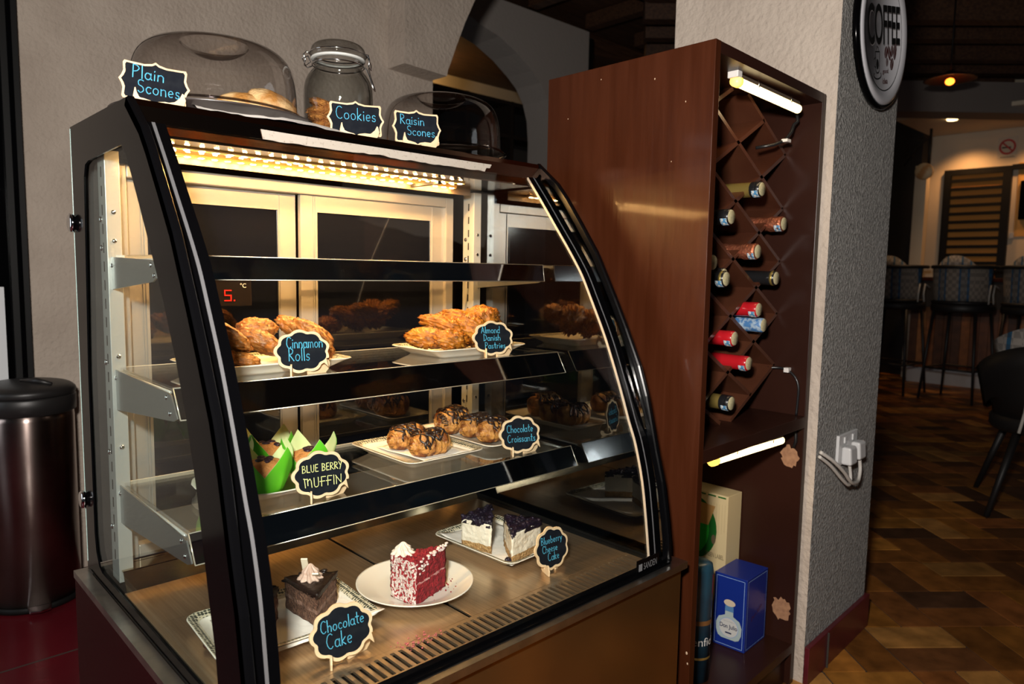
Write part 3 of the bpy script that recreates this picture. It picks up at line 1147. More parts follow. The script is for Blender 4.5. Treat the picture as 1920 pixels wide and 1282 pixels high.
def round_plate(label, c, r, h=.018, name='round_plate', m=None):
    mb = MB()
    mb.lathe([(0, .002), (r * .55, .002), (r * .58, 0), (r * .62, 0), (r * .64, .003), (r * .94, h - .004), (r, h - .001), (r * .998, h + .001), (r * .97, h), (r * .70, .0075), (r * .62, .0055), (0, .005)], (0, 0, 0), 56)
    bmesh.ops.remove_doubles(mb.bm, verts=mb.bm.verts, dist=1e-5)
    o = mb.build(name, [m or M_cream], None)
    o.location = c
    return tag(o, label, 'plate')


def paper(label, c, hx, hy, rz=0, wav=.004, curl=(), n=16, name='paper_liner'):
    mb = MB()
    g = []
    for j in range(n + 1):
        row = []
        for i in range(n + 1):
            x, y = -hx + 2 * hx * i / n, -hy + 2 * hy * j / n
            z = .0022 + wav * .35 * (nz(x, y, 0, 30, c[0] * 9) + .5 * nz(x, y, 0, 75, c[1] * 5)) + wav * .25
            for sx, sy, hh in curl:
                u = max(0, (x / hx * sx + y / hy * sy) / 2 - .35) / .65
                z += hh * u * u
            row.append(mb.bm.verts.new((x, y, max(z, .0006))))
        g.append(row)
    for j in range(n):
        for i in range(n):
            f = mb.bm.faces.new((g[j][i], g[j][i + 1], g[j + 1][i + 1], g[j + 1][i]))
            f.smooth = True
    ex = bmesh.ops.extrude_face_region(mb.bm, geom=mb.bm.faces[:])
    bmesh.ops.translate(mb.bm, verts=[v for v in ex['geom'] if isinstance(v, bmesh.types.BMVert)], vec=(0, 0, .0004))
    o = mb.build(name, [M_paper])
    o.location = c
    o.rotation_euler = (0, 0, rz)
    return tag(o, label, 'paper', 'greaseproof papers under the cakes')


# ================================================================== pastries
M_past = mat('golden brown pastry', (.23, .075, .016), .42, col2=(.60, .29, .075), nscale=55, contrast=(.36, .62), bump=.5, bscale=190, spec=.4)
M_past2 = mat('deep golden flaky pastry', (.20, .055, .010), .34, col2=(.66, .29, .045), nscale=38, contrast=(.38, .60), bump=.7, bscale=150, spec=.5)
M_crois = mat('glazed croissant crust', (.17, .045, .007), .34, col2=(.54, .25, .06), nscale=44, contrast=(.42, .58), bump=.6, bscale=140, spec=.5)
M_choc = mat('dark chocolate drizzle', (.018, .008, .006), .28)
M_scone = mat('pale scone crust', (.55, .26, .065), .55, col2=(.80, .56, .27), nscale=26, contrast=(.38, .58), bump=.4, bscale=110)
M_cookie = mat('rough cookie', (.30, .095, .016), .8, col2=(.58, .24, .05), nscale=70, bump=1., bscale=160)


def pastry(name, label, cat, loc, size, rot, m, seed, ridges=6, amp=.13, group=None, seg=72, rng=40, tones=None, layers=0, point=.25):
    """a folded pastry: overlapping flakes of dough along a pointed body, each flake browner towards its edge"""
    mb = MB()
    q0 = random.Random(seed)
    al = q0.uniform(.35, .75)
    ph = {}

    def fn(u):
        w = 1.1 * nz(u.x, u.y, u.z, 1.6, seed) + .35 * nz(u.x, u.y, u.z, 5, seed)
        tw = (u.y * math.cos(al) + u.z * math.sin(al) * .8 + .55 * u.x) * ridges * .5 + w + seed
        saw = tw % 1.0
        edge = saw ** 2.2
        k = 1 - amp * .5 + amp * edge
        k += .10 * nz(u.x, u.y, u.z, 2.0, seed + 4) + .05 * nz(u.x * 1.5, u.y * 4, u.z * 4, 2, seed) + .022 * nz(u.x, u.y, u.z, 15, seed)
        if layers:
            k += .03 * math.sin((u.z + .3 * u.x + .2 * nz(u.x, u.y, u.z, 2, seed)) * layers + seed)
        k *= 1 - point * (1 - abs(u.x)) * 0 - point * abs(u.x) ** 3 * (abs(u.y) + abs(u.z)) * .5
        ph[(round(u.x, 4), round(u.y, 4), round(u.z, 4))] = edge
        return k
    M = Matrix.Rotation(rot[2], 3, 'Z') @ Matrix.Rotation(rot[1], 3, 'Y') @ Matrix.Rotation(rot[0], 3, 'X')
    cols = []

    def fn2(u):
        k = fn(u)
        e = ph[(round(u.x, 4), round(u.y, 4), round(u.z, 4))]
        n = .5 + .9 * nz(u.x, u.y, u.z, 2.6, seed + 9)
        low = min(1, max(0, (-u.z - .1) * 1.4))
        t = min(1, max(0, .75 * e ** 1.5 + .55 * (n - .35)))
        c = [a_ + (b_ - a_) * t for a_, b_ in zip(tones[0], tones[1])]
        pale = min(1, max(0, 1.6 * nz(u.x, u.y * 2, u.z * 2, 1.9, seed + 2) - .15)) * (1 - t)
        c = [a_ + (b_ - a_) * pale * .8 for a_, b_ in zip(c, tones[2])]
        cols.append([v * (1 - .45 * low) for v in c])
        return k
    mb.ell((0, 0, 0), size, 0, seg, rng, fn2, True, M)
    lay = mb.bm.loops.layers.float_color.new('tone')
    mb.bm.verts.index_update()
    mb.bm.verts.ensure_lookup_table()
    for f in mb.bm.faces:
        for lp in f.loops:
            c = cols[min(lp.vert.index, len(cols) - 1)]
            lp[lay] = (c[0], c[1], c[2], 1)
    zmin = min(v.co.z for v in mb.bm.verts)
    bmesh.ops.translate(mb.bm, verts=mb.bm.verts, vec=(0, 0, -zmin))
    o = mb.build(name, [m])
    o.location = loc
    return tag(o, label, cat, group)


M_flaky = attrmat('flaky baked crust', .36, bump=.45, bscale=170, noise_amt=.28, nscale=70)
T_CIN = ((.36, .125, .020), (.085, .022, .004), (.56, .31, .11))
T_DAN = ((.44, .145, .010), (.085, .020, .003), (.60, .28, .04))
# middle shelf, left: cinnamon rolls
rect_plate('oblong patterned plate of cinnamon rolls on the middle shelf', (.566, 1.246, S2), .139, .088)
g = 'cinnamon rolls on the middle shelf'
zp = S2 + .012
for lb, x, y, z, sz, rt, sd in (
        ('cinnamon roll lowest at the left front of the plate', .462, 1.215, zp, (.046, .026, .019), (.2, .15, -.5), 1),
        ('small cinnamon roll lying low just left of the Cinnamon Rolls sign', .506, 1.200, zp - .003, (.032, .021, .014), (0, .1, -.6), 2),
        ('large pale-topped cinnamon roll leaning across the left pile', .487, 1.222, zp + .024, (.052, .027, .017), (-.5, .55, -.55), 3),
        ('cinnamon roll behind the large pale-topped one', .480, 1.262, zp + .016, (.050, .028, .022), (-.4, .35, -.4), 4),
        ('cinnamon roll touching the left edge of the Cinnamon Rolls sign', .553, 1.228, zp + .012, (.044, .026, .019), (-.4, .45, -.5), 5),
        ('cinnamon roll peeping over the top left of the sign', .566, 1.275, zp + .036, (.040, .026, .021), (0, .0, -.3), 6),
        ('cinnamon roll peeping over the top right of the sign', .652, 1.285, zp + .030, (.045, .026, .018), (0, .45, -.6), 7),
        ('pale cinnamon roll standing right of the sign', .652, 1.222, zp + .002, (.050, .026, .022), (-.5, .75, -.6), 8),
        ('cinnamon roll at the back right of the plate', .672, 1.258, zp + .018, (.044, .024, .018), (-.3, .55, -.5), 9)):
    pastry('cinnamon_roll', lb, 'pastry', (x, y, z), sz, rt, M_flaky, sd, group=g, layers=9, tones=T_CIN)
# middle shelf, right: almond danish
rect_plate('oblong patterned plate of danish pastries on the middle shelf', (1.022, 1.240, S2), .136, .084)
g = 'almond danish pastries on the middle shelf'
for lb, x, y, z, sz, rt, sd in (
        ('curled danish pastry lying at the front left of its plate', .940, 1.245, zp, (.054, .030, .022), (.2, .05, -.75), 11),
        ('flaky danish pastry at the front beside the plate rim', .962, 1.195, zp, (.040, .026, .021), (.2, .1, -.3), 12),
        ('broad danish pastry resting on the two front ones', .985, 1.240, zp + .020, (.062, .030, .021), (0, .28, -.6), 13),
        ('danish pastry with a tall ragged side left of the sign', 1.035, 1.215, zp, (.042, .034, .034), (.2, .35, -.4), 14),
        ('danish pastry on top of the pile left of the sign', 1.040, 1.258, zp + .036, (.054, .030, .020), (0, .2, -.5), 15),
        ('danish pastry half hidden behind the Almond Danish sign', 1.080, 1.235, zp + .004, (.045, .034, .040), (.2, .1, -.4), 16),
        ('ragged danish pastry highest at the back of the pile', 1.105, 1.270, zp + .036, (.046, .028, .024), (.4, -.2, -.5), 17)):
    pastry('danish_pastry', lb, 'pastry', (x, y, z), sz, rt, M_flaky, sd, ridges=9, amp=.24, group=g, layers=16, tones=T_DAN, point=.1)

# lower shelf: muffins in green tulip papers
rect_plate('pale oval plate of muffins at the left of the lower shelf', (.560, 1.232, S3), .125, .112, h=.018, pattern=False, group=None, cor=.11)
M_cupo = mat('bright green baking paper', (.10, .50, .012), .6, col2=(.15, .60, .02), nscale=15)
M_cupi = mat('pale green inner paper', (.50, .58, .25), .75, col2=(.58, .64, .32), nscale=20)
M_muff = mat('muffin crumb', (.45, .16, .035), .7, col2=(.62, .27, .075), nscale=60, bump=.5, bscale=150)
M_berry = mat('baked blueberry', (.025, .008, .018), .4)


def muffin(label, loc, rz, sc=1.0, tilt=0):
    t = thing('muffin', label, 'muffin', loc, rz, 'muffins in green paper cups')
    sg = 64

    def rad(h):
        return (.0285 + .0215 * h ** .8) * sc

    def toph(a):
        q = abs(math.sin(2 * a))  # four points at the corners
        pk = max(0, 1 - abs(((a / (PI / 2)) % 1) - .5) * 2 / 1.0)
        return (.036 + .056 * pk) * sc
    mb = MB()
    for inner in (0, 1):
        loops = []
        for k in range(9):
            f = k / 8
            lp = []
            for i in range(sg):
                a = 2 * PI * i / sg
                z = toph(a) * f
                pk = max(0, z - .036 * sc) / (.056 * sc)
                fold = 1 + .035 * math.sin(4 * a + 1) * f + .012 * math.sin(11 * a + loc[0] * 50)
                r = rad(min(z / (.055 * sc), 1.35)) * fold * (1 + .04 * pk) - inner * .0006
                lp.append((r * math.cos(a), r * math.sin(a), z + inner * .0006))
            loops.append(lp)
        mb.rings(loops, inner, True, True, False)
    mb.build('paper_cup', [M_cupo, M_cupi], t, world=False, recalc=False)
    mb = MB()
    mb.ell((0, 0, .040 * sc), (.042 * sc, .042 * sc, .023 * sc), 0, 28, 16, lambda u: 1 + .07 * nz(u.x, u.y, u.z, 3, loc[0] * 40) + .03 * nz(u.x, u.y, u.z, 9, loc[1] * 30))
    mb.build('cake', [M_muff], t, world=False)
    mb = MB()
    for i in range(5):
        a = i * 1.7 + loc[0] * 30
        r = rnd.uniform(.004, .020) * sc
        h = .040 * sc + .023 * sc * math.sqrt(max(0, 1 - (r / (.042 * sc)) ** 2))
        mb.ell((r * math.cos(a), r * math.sin(a), h), (rnd.uniform(.006, .011), rnd.uniform(.005, .009), .0035), 0, 10, 6, lambda u: 1 + .25 * nz(u.x, u.y, u.z, 3, i))
    mb.build('berry', [M_berry], t, world=False)
    return t


zm = S3 + .0065
muffin('muffin with orange-brown top nearest the front left of the lower shelf', (.534, 1.176, zm), R(64), .93)
muffin('muffin in green paper behind the front muffin', (.498, 1.262, zm), R(50), .90)
muffin('muffin in green paper at the back of the muffin plate', (.592, 1.288, zm), R(75), .90)
muffin('muffin in green paper behind the BLUE BERRY MUFFIN sign', (.628, 1.198, zm), R(40), .90)

# lower shelf: chocolate croissants
rect_plate('square patterned plate holding two drizzled croissants on the lower shelf', (.898, 1.232, S3), .100, .115, group=None)
paper('white paper under the two drizzled croissants', (.912, 1.228, S3 + .0075), .062, .082, R(4))
rect_plate('plain white oblong plate of three croissants behind the Chocolate Croissants sign', (1.090, 1.270, S3), .068, .138, pattern=False, group=None, h=.016)


def croissant(label, loc, rz, r=.027, ln=.085, seed=0, cover=.5):
    t = thing('chocolate_croissant', label, 'croissant', loc, rz, 'rolled chocolate croissants')
    mb = MB()
    n, m = 44, 26
    loops = []

    def rr(a, s):
        end = abs(2 * s - 1)
        q = r * (1 - .34 * max(0, end - .55) ** 1.6 / .45 ** 1.6)
        band = (s * 5 + .25 * math.sin(a + seed)) % 1
        q *= .94 + .20 * (band ** .7) + .05 * nz(math.cos(a), math.sin(a), s * 3, 1.5, seed) + .012 * nz(math.cos(a) * 3, math.sin(a) * 3, s * 20, 2, seed)
        return q
    # spiral end (towards -x), barrel, rounded back
    for k in range(12):
        f = (k + 1) / 13
        lp = []
        for i in range(n):
            a = 2 * PI * i / n
            q = rr(a, 0) * f
            sp = (f * 3.2 - a / (2 * PI)) % 1
            lp.append((-ln / 2 - .010 * (1 - f * f) + .0075 * sp ** 1.5, q * math.cos(a), r + q * math.sin(a)))
        loops.append(lp)
    for k in range(m + 1):
        s = k / m
        loops.append([(-ln / 2 + ln * s, rr(2 * PI * i / n, s) * math.cos(2 * PI * i / n), r + rr(2 * PI * i / n, s) * math.sin(2 * PI * i / n)) for i in range(n)])
    for k in range(4):
        f = 1 - (k + 1) / 5
        loops.append([(ln / 2 + .006 * (1 - f * f), rr(2 * PI * i / n, 1) * f * math.cos(2 * PI * i / n), r + rr(2 * PI * i / n, 1) * f * math.sin(2 * PI * i / n)) for i in range(n)])
    mb.rings(loops)
    for v in mb.bm.verts:
        if v.co.z < .004:
            v.co.z = .004 - (.004 - v.co.z) * .2
    zmin = min(v.co.z for v in mb.bm.verts)
    bmesh.ops.translate(mb.bm, verts=mb.bm.verts, vec=(0, 0, -zmin))
    mb.build('roll', [M_crois], t, world=False)
    mb = MB()
    q = random.Random(seed * 7 + 3)
    for k in range(int(10 + 7 * cover)):
        s0 = q.uniform(.03, .22) + k / (10 + 7 * cover) * .72
        a0, a1 = R(90 + q.uniform(45, 95)), R(90 - q.uniform(45, 95))
        pts = []
        for i in range(13):
            u = i / 12
            a = a0 + (a1 - a0) * u
            s = min(max(s0 + .09 * math.sin(u * 8 + k * 2), .01), .99)
            pr = rr(a, s) + .0008
            pts.append((-ln / 2 + ln * s, pr * math.cos(a), r + pr * math.sin(a) - zmin))
        mb.tube(pts, [.0012 + .0015 * q.random() for _ in pts], 6)
    for k in range(3 if seed == 3 else 0):
        pts = []
        for i in range(9):
            f = .25 + .55 * abs(math.sin(i * .9 + k + seed))
            a = R(60 + 10 * i + 25 * k)
            pts.append((-ln / 2 - .010 * (1 - f * f) + .001, r * f * math.cos(a), r + r * f * math.sin(a) - zmin))
        mb.tube(pts, .0013, 6)
    if cover > .6:
        for k in range(5):
            s = .2 + .15 * k
            pr = r * 1.02
            mb.ell((-ln / 2 + ln * s, pr * .25 * (-1) ** k, r + pr * .96 - zmin), (.012, .013, .0035), 0, 12, 6, lambda u: 1 + .3 * nz(u.x, u.y, u.z, 3, k + seed))
    mb.build('chocolate_drizzle', [M_choc], t, world=False)
    return t


zc = S3 + .0095
croissant('drizzled croissant at the left on the square patterned plate', (.896, 1.264, zc), R(4), .0255, .085, 1)
croissant('drizzled croissant at the right on the square patterned plate', (.897, 1.186, zc), R(2), .0265, .085, 2, .7)
zc = S3 + .0068
croissant('croissant with a dark swirl at the left end of the white plate', (1.074, 1.330, zc), R(14), .031, .085, 3, .7)
croissant('middle croissant of the three on the white plate', (1.096, 1.266, zc), R(8), .026, .085, 4, 1)
croissant('croissant next to the Chocolate Croissants sign on the white plate', (1.096, 1.204, zc), R(8), .027, .085, 5, .8)


# ================================================================== cakes on the case floor
def clampi(mb, amp, sc, seed):
    for v in mb.bm.verts:
        d = Vector((nz(v.co.x, v.co.y, v.co.z, sc, seed), nz(v.co.y, v.co.z, v.co.x, sc, seed + 5), nz(v.co.z, v.co.x, v.co.y, sc, seed + 9)))
        v.co += d * amp


def wedge(tri, z0, z1, n=14, m=16, midx=None, rough=.0016, seed=0, topm=0):
    """subdivided cake slice: tri = three base corners; midx(edge, f) picks the side material by height"""
    mb = MB()
    P = [Vector((*p, 0)) for p in tri]
    edges = []
    for k in range(3):
        a, b = P[k], P[(k + 1) % 3]
        for i in range(n):
            edges.append((a.lerp(b, i / n), k))
    loops = []
    N = len(edges)
    for j in range(m + 1):
        z = z0 + (z1 - z0) * j / m
        loops.append([Vector((p.x, p.y, z)) for p, k in edges])
    V = [[mb.bm.verts.new(p) for p in lp] for lp in loops]
    for j in range(m):
        for i in range(N):
            f = mb.bm.faces.new((V[j][i], V[j][(i + 1) % N], V[j + 1][(i + 1) % N], V[j + 1][i]))
            f.material_index = midx(edges[i][1], (j + .5) / m) if midx else 0
            f.smooth = True
    c = (P[0] + P[1] + P[2]) / 3
    for lvl, zz, rev in ((V[m], z1, False), (V[0], z0, True)):
        prev = lvl
        for q in (.75, .5, .25):
            cur = [mb.bm.verts.new(Vector((c.x + (v.co.x - c.x) * q / (q + .25), c.y + (v.co.y - c.y) * q / (q + .25), zz))) for v in prev]
            for i in range(N):
                f = mb.bm.faces.new((prev[i], prev[(i + 1) % N], cur[(i + 1) % N], cur[i]))
                f.material_index = topm
                f.smooth = True
            prev = cur
        f = mb.bm.faces.new(prev)
        f.material_index = topm
    for v in mb.bm.verts:
        base = v.co.z <= z0 + 1e-5
        d = Vector((nz(v.co.x, v.co.y, v.co.z, 160, seed), nz(v.co.y, v.co.z, v.co.x, 160, seed + 5), nz(v.co.z, v.co.x, v.co.y, 160, seed + 9)))
        d += .7 * Vector((nz(v.co.x, v.co.y, v.co.z, 45, seed), nz(v.co.y, v.co.z, v.co.x, 45, seed + 5), 0))
        if base:
            d.z = 0
        v.co += d * rough
    return mb


M_csponge = mat('chocolate sponge', (.085, .034, .018), .85, col2=(.20, .095, .055), nscale=130, bump=1., bscale=260)
M_cfrost = mat('chocolate frosting', (.012, .0055, .004), .42, spec=.3, col2=(.020, .009, .006), nscale=40, bump=.25, bscale=90)
M_cmid = mat('chocolate cream layer', (.15, .075, .05), .6, col2=(.26, .15, .11), nscale=90, bump=.6, bscale=120)
M_cream2 = mat('whipped cream', (.72, .60, .50), .5, col2=(.78, .68, .58), nscale=30)
M_mocha = mat('mocha cream', (.42, .27, .20), .5, col2=(.58, .42, .34), nscale=40)
M_wchoc = mat('white chocolate', (.80, .72, .55), .35)


def swirl(mb, c, r, h, mi=0, ridges=9):
    """piped rosette"""
    loops = []
    for k in range(14):
        f = k / 13
        q = r * (1 - f) ** .7 * (1 + .10 * math.sin(f * 14))
        loops.append([(c[0] + q * (1 + .20 * math.cos(ridges * (2 * PI * i / 54) + f * 5)) * math.cos(2 * PI * i / 54), c[1] + q * (1 + .20 * math.cos(ridges * (2 * PI * i / 54) + f * 5)) * math.sin(2 * PI * i / 54), c[2] + h * f) for i in range(54)])
    mb.rings(loops, mi, True, True, True)


def choc_slice(label, loc, tri, rz=0, cream=(.0, .0)):
    t = thing('chocolate_cake_slice', label, 'cake', loc, rz, 'chocolate cake slices')
    h = .053
    wedge(tri, 0, h - .004, midx=lambda k, f: 1 if .44 < f < .54 else 0, seed=loc[0], rough=.002).build('sponge', [M_csponge, M_cmid], t, world=False)
    cx, cy = sum(p[0] for p in tri) / 3, sum(p[1] for p in tri) / 3
    big = [(cx + (x - cx) * 1.03, cy + (y - cy) * 1.03) for x, y in tri]
    wedge(big, h - .006, h + .002, m=3, seed=loc[0] + 3, rough=.0022).build('frosting', [M_cfrost], t, world=False)
    a, b = Vector((*tri[0], 0)), Vector((*tri[2], 0))
    mb = MB()
    q = random.Random(int(loc[0] * 1000))
    for k in range(26):
        f = q.random()
        p = a.lerp(b, f) + Vector((q.uniform(-.004, .004), q.uniform(-.004, .004), h + q.uniform(-.006, .005)))
        M = Matrix.Rotation(q.uniform(0, 3), 3, 'Z') @ Matrix.Rotation(q.uniform(-1, 1), 3, 'X')
        mb.ell(p, (.006, .003, .002), 0, 8, 5, None, False, M)
    mb.build('chocolate_shavings', [M_cfrost], t, world=False)
    mb = MB()
    swirl(mb, (cream[0], cream[1], h + .001), .0185, .027)
    mb.build('mocha_rosette', [M_mocha], t, world=False)
    for dx, dy, an, hh in ((-.004, .010, .5, .020), (.006, -.012, 1.0, .008)):
        mb = MB()
        M = Matrix.Translation((cream[0] + dx, cream[1] + dy, h + hh)) @ Matrix.Rotation(R(-40), 4, 'Z') @ Matrix.Rotation(an, 4, 'X')
        mb.box(-.0055, .0055, -.0014, .0014, -.012, .020, 0, M)
        mb.build('white_chocolate_stick', [M_wchoc], t, world=False, bevel=.0005)
    return t


rect_plate('oblong patterned plate of chocolate cake at the front left of the case floor', (.518, 1.078, DK), .133, .094, R(-4))
paper('white paper under the chocolate cake slices', (.536, 1.064, DK + .008), .116, .082, R(-3), wav=.006, curl=((1, -1, .012),))
zk = DK + .0125
choc_slice('chocolate cake slice topped with a cream rosette behind the Chocolate Cake sign', (.560, 1.070, zk), [(-.024, .040), (-.018, -.058), (.054, .004)], 0, (.006, .008))
choc_slice('chocolate cake slice mostly hidden behind the black left post', (.468, 1.072, zk), [(-.028, .044), (-.006, -.052), (.042, .012)], 0, (-.004, .006))

M_rv = mat('red velvet crumb', (.20, .004, .010), .85, col2=(.40, .012, .022), nscale=120, bump=1., bscale=220)
M_rvw = mat('white frosting flecked with red crumbs', (.34, .010, .018), .8, col2=(.74, .62, .58), nscale=190, contrast=(.44, .50), bump=.9, bscale=180)
M_rvl = mat('thin cream line', (.62, .36, .34), .7, col2=(.40, .06, .07), nscale=120)
round_plate('round white plate with the red velvet slice', (.760, 1.046, DK), .108)
t = thing('red_velvet_slice', 'red velvet cake slice with white frosting on the round plate', 'cake', (.742, 1.018, DK + .0058), 0)
tri = [(-.040, .022), (-.030, -.040), (.060, -.010)]
hh = .078


def rvm(k, f):
    if k == 0:
        return 1
    if .46 < f < .52:
        return 2
    return 0


wedge(tri, 0, hh, 18, 24, rvm, seed=2, rough=.0026).build('sponge', [M_rv, M_rvw, M_rvl], t, world=False)
mb = MB()
q = random.Random(5)
for k in range(150):
    a, b = q.random(), q.random()
    if a + b > 1:
        a, b = 1 - a, 1 - b
    x = tri[0][0] + a * (tri[1][0] - tri[0][0]) + b * (tri[2][0] - tri[0][0])
    y = tri[0][1] + a * (tri[1][1] - tri[0][1]) + b * (tri[2][1] - tri[0][1])
    s = q.uniform(.0015, .0038)
    mb.ell((x, y, hh + s * .3), (s, s, s * .8), 0, 6, 4, None, False)
o = mb.build('crumb_topping', [M_rv], t, world=False)
o['kind'] = 'stuff'
mb = MB()
q = random.Random(9)
A_, B_ = Vector((tri[2][0], tri[2][1], hh + .001)), Vector((tri[1][0], tri[1][1], hh - .002))
for k in range(60):
    f = q.random() ** 1.3
    p = A_.lerp(B_, f) + Vector((q.uniform(-.006, .003), q.uniform(-.002, .004), q.uniform(-.004, .003) - .028 * f * q.random() * (f > .6)))
    mb.ell(p, (q.uniform(.002, .005), q.uniform(.002, .004), .0022), 0, 8, 5, lambda u: 1 + .3 * nz(u.x, u.y, u.z, 3, k), True)
mb.build('frosting_edge', [mat('white frosting', (.76, .66, .62), .6, col2=(.62, .40, .38), nscale=120)], t, world=False)
mb = MB()
swirl(mb, (-.020, .012, hh), .019, .022)
mb.build('cream_rosette', [M_cream2], t, world=False)
mb = MB()
q = random.Random(15)
for k in range(60):
    a = q.uniform(-1.6, .9)
    r_ = q.uniform(.035, .085) if k % 3 else q.uniform(.03, .05)
    x, y = .752 + r_ * math.cos(a), 1.02 + r_ * .6 * math.sin(a)
    s = q.uniform(.0006, .0018)
    mb.ell((x, y, DK + .0065 + s * .5), (s, s, s), 0, 6, 4, None, False)
tag(mb.build('cake_crumbs', [M_rv]), 'red crumbs scattered on the round white plate', 'crumbs', None, 'stuff')
mb = MB()
for k in range(70):
    x, y = .655 + q.gauss(0, .022), .888 + q.gauss(0, .008)
    s = q.uniform(.0006, .0018)
    mb.ell((x, y, DK + s * .8), (s, s, s * .7), 0, 6, 4, None, False)
tag(mb.build('cake_crumbs', [mat('pink crumb smear', (.40, .10, .10), .8)]), 'pinkish red crumbs on the steel vent grille', 'crumbs', None, 'stuff')

rect_plate('oblong patterned plate of blueberry cheesecake at the right of the case floor', (1.024, 1.098, DK), .094, .120, R(3))
paper('white paper under the blueberry cheesecake slices', (1.018, 1.098, DK + .008), .076, .108, R(4), curl=((-1, 1, .010),))
M_cheese = mat('cream cheese filling', (.78, .72, .60), .6, col2=(.70, .63, .50), nscale=50, bump=.4, bscale=90)
M_bisc = mat('biscuit crumb base', (.42, .22, .07), .9, col2=(.62, .38, .16), nscale=150, bump=1., bscale=230)
M_blue = mat('blueberry topping', (.006, .004, .010), .28, spec=.4, col2=(.016, .008, .022), nscale=60, bump=.7, bscale=140)


def cheesecake(label, loc, tri):
    t = thing('blueberry_cheesecake_slice', label, 'cake', loc, 0, 'blueberry cheesecake slices')
    wedge(tri, 0, .060, 14, 20, lambda k, f: 1 if f < .24 else 0, seed=loc[0], rough=.0018).build('filling', [M_cheese, M_bisc], t, world=False)
    cx, cy = sum(p[0] for p in tri) / 3, sum(p[1] for p in tri) / 3
    big = [(cx + (x - cx) * 1.02, cy + (y - cy) * 1.02) for x, y in tri]
    mb = wedge(big, .052, .067, m=4, seed=loc[0] + 1, rough=.0024)
    q = random.Random(int(loc[1] * 999))
    for k in range(30):
        a, b = q.random(), q.random()
        if a + b > 1:
            a, b = 1 - a, 1 - b
        x = big[0][0] + a * (big[1][0] - big[0][0]) + b * (big[2][0] - big[0][0])
        y = big[0][1] + a * (big[1][1] - big[0][1]) + b * (big[2][1] - big[0][1])
        mb.ell((x, y, .067), (.0045, .0045, .0032), 0, 8, 6)
    mb.build('blueberry_topping', [M_blue], t, world=False)
    return t


cheesecake('blueberry cheesecake slice at the back left of its plate', (.985, 1.118, zk), [(-.048, .008), (-.028, -.064), (.052, .024)])
cheesecake('blueberry cheesecake slice nearest the Blueberry Cheese Cake sign', (.998, 1.022, zk), [(.012, .052), (-.046, -.034), (.054, -.018)])
mb = MB()
mb.ell((.952, .998, DK + .0125 + .006), (.007, .007, .006), 0, 14, 10)
tag(mb.build('blueberry', [M_blue]), 'single dark blueberry on the paper before the cheesecake', 'berry')
mb = MB()
mb.ell((.407, 1.085, DK + .006), (.018, .013, .006), 0, 18, 8, lambda u: 1 + .08 * nz(u.x, u.y, u.z, 2, 4))
tag(mb.build('chocolate_piece', [mat('brown chocolate piece', (.05, .018, .012), .3)]), 'flat dark brown piece lying on the case floor beside the left plate', 'chocolate')

# ================================================================== on top of the case
M_dome = glass('clear plastic dome', (.93, .91, .89), 1.7, edge=(.56, .51, .49))


def cake_dome(label, c, r, z0, h, rim=.006):
    t = thing('cake_dome', label, 'cake dome', c, 0)
    p = [(r + .006, z0), (r + .006, z0 + .003), (r, z0 + .005), (r * .985, z0 + h * .35), (r * .95, z0 + h * .62), (r * .88, z0 + h * .80), (r * .76, z0 + h * .915), (r * .60, z0 + h * .975), (r * .47, z0 + h * .993), (r * .42, z0 + h)]
    dish = [(r * .40, z0 + h * .995), (r * .36, z0 + h * .94), (r * .24, z0 + h * .86), (r * .10, z0 + h * .82), (0.0005, z0 + h * .815)]
    mb = MB()
    mb.lathe(dense(p, 3), (0, 0, 0), 72)
    mb.build('cover', [M_dome], t, world=False)
    mb = MB()
    mb.lathe(dense([(r * .42, z0 + h)] + dish, 3), (0, 0, 0), 60)
    mb.build('finger_well', [M_dome], t, world=False)
    mb = MB()
    mb.lathe([(r + .003, z0), (r + .008, z0 + .0015), (r + .008, z0 + .004), (r + .003, z0 + .005), (r + .003, z0)], (0, 0, 0), 72)
    mb.build('rim', [glass('dome rim plastic', (.5, .46, .44), 1.5)], t, world=False)
    return t


def tray(label, c, r, m, h=.022, name='cake_tray'):
    mb = MB()
    mb.lathe([(0, 0), (r * .7, 0), (r * .78, .003), (r * .97, h - .003), (r, h), (r * .96, h), (r * .78, .007), (r * .7, .005), (0, .005)], (0, 0, 0), 56)
    bmesh.ops.remove_doubles(mb.bm, verts=mb.bm.verts, dist=1e-5)
    o = mb.build(name, [m])
    o.location = c
    return tag(o, label, 'tray')


M_tray = mat('dark tray', (.035, .028, .026), .3)
tray('dark round tray under the left cake dome', (.548, 1.392, TOP), .180, M_tray)
cake_dome('wide clear cake dome over plain scones at the left of the case top', (.548, 1.392, TOP), .148, .030, .128)
mb = MB()
n = 26
g_ = []
for j in range(n + 1):
    row = []
    for i in range(n + 1):
        u, v = i / n, j / n
        x = .452 + .300 * u + .02 * v
        y = 1.226 + .30 * v - .012 * u + .006 * math.sin(u * 9)
        d_ = math.hypot(x - .548, y - 1.392)
        z = TOP + .0042 + .026 * min(1, max(0, v / .30)) ** .8 + .0035 * nz(x, y, 0, 28, 3) + .002 * nz(x, y, 0, 80, 6)
        z -= .010 * max(0, u - .75) * 4 * (1 - v)
        row.append(mb.bm.verts.new((x, y, max(z, TOP + .0012))))
    g_.append(row)
for j in range(n):
    for i in range(n):
        mb.bm.faces.new((g_[j][i], g_[j][i + 1], g_[j + 1][i + 1], g_[j + 1][i])).smooth = True
tag(mb.build('paper_liner', [M_paper]), 'white paper under the left cake dome hanging over the front of its tray', 'paper', 'greaseproof papers under the cakes')
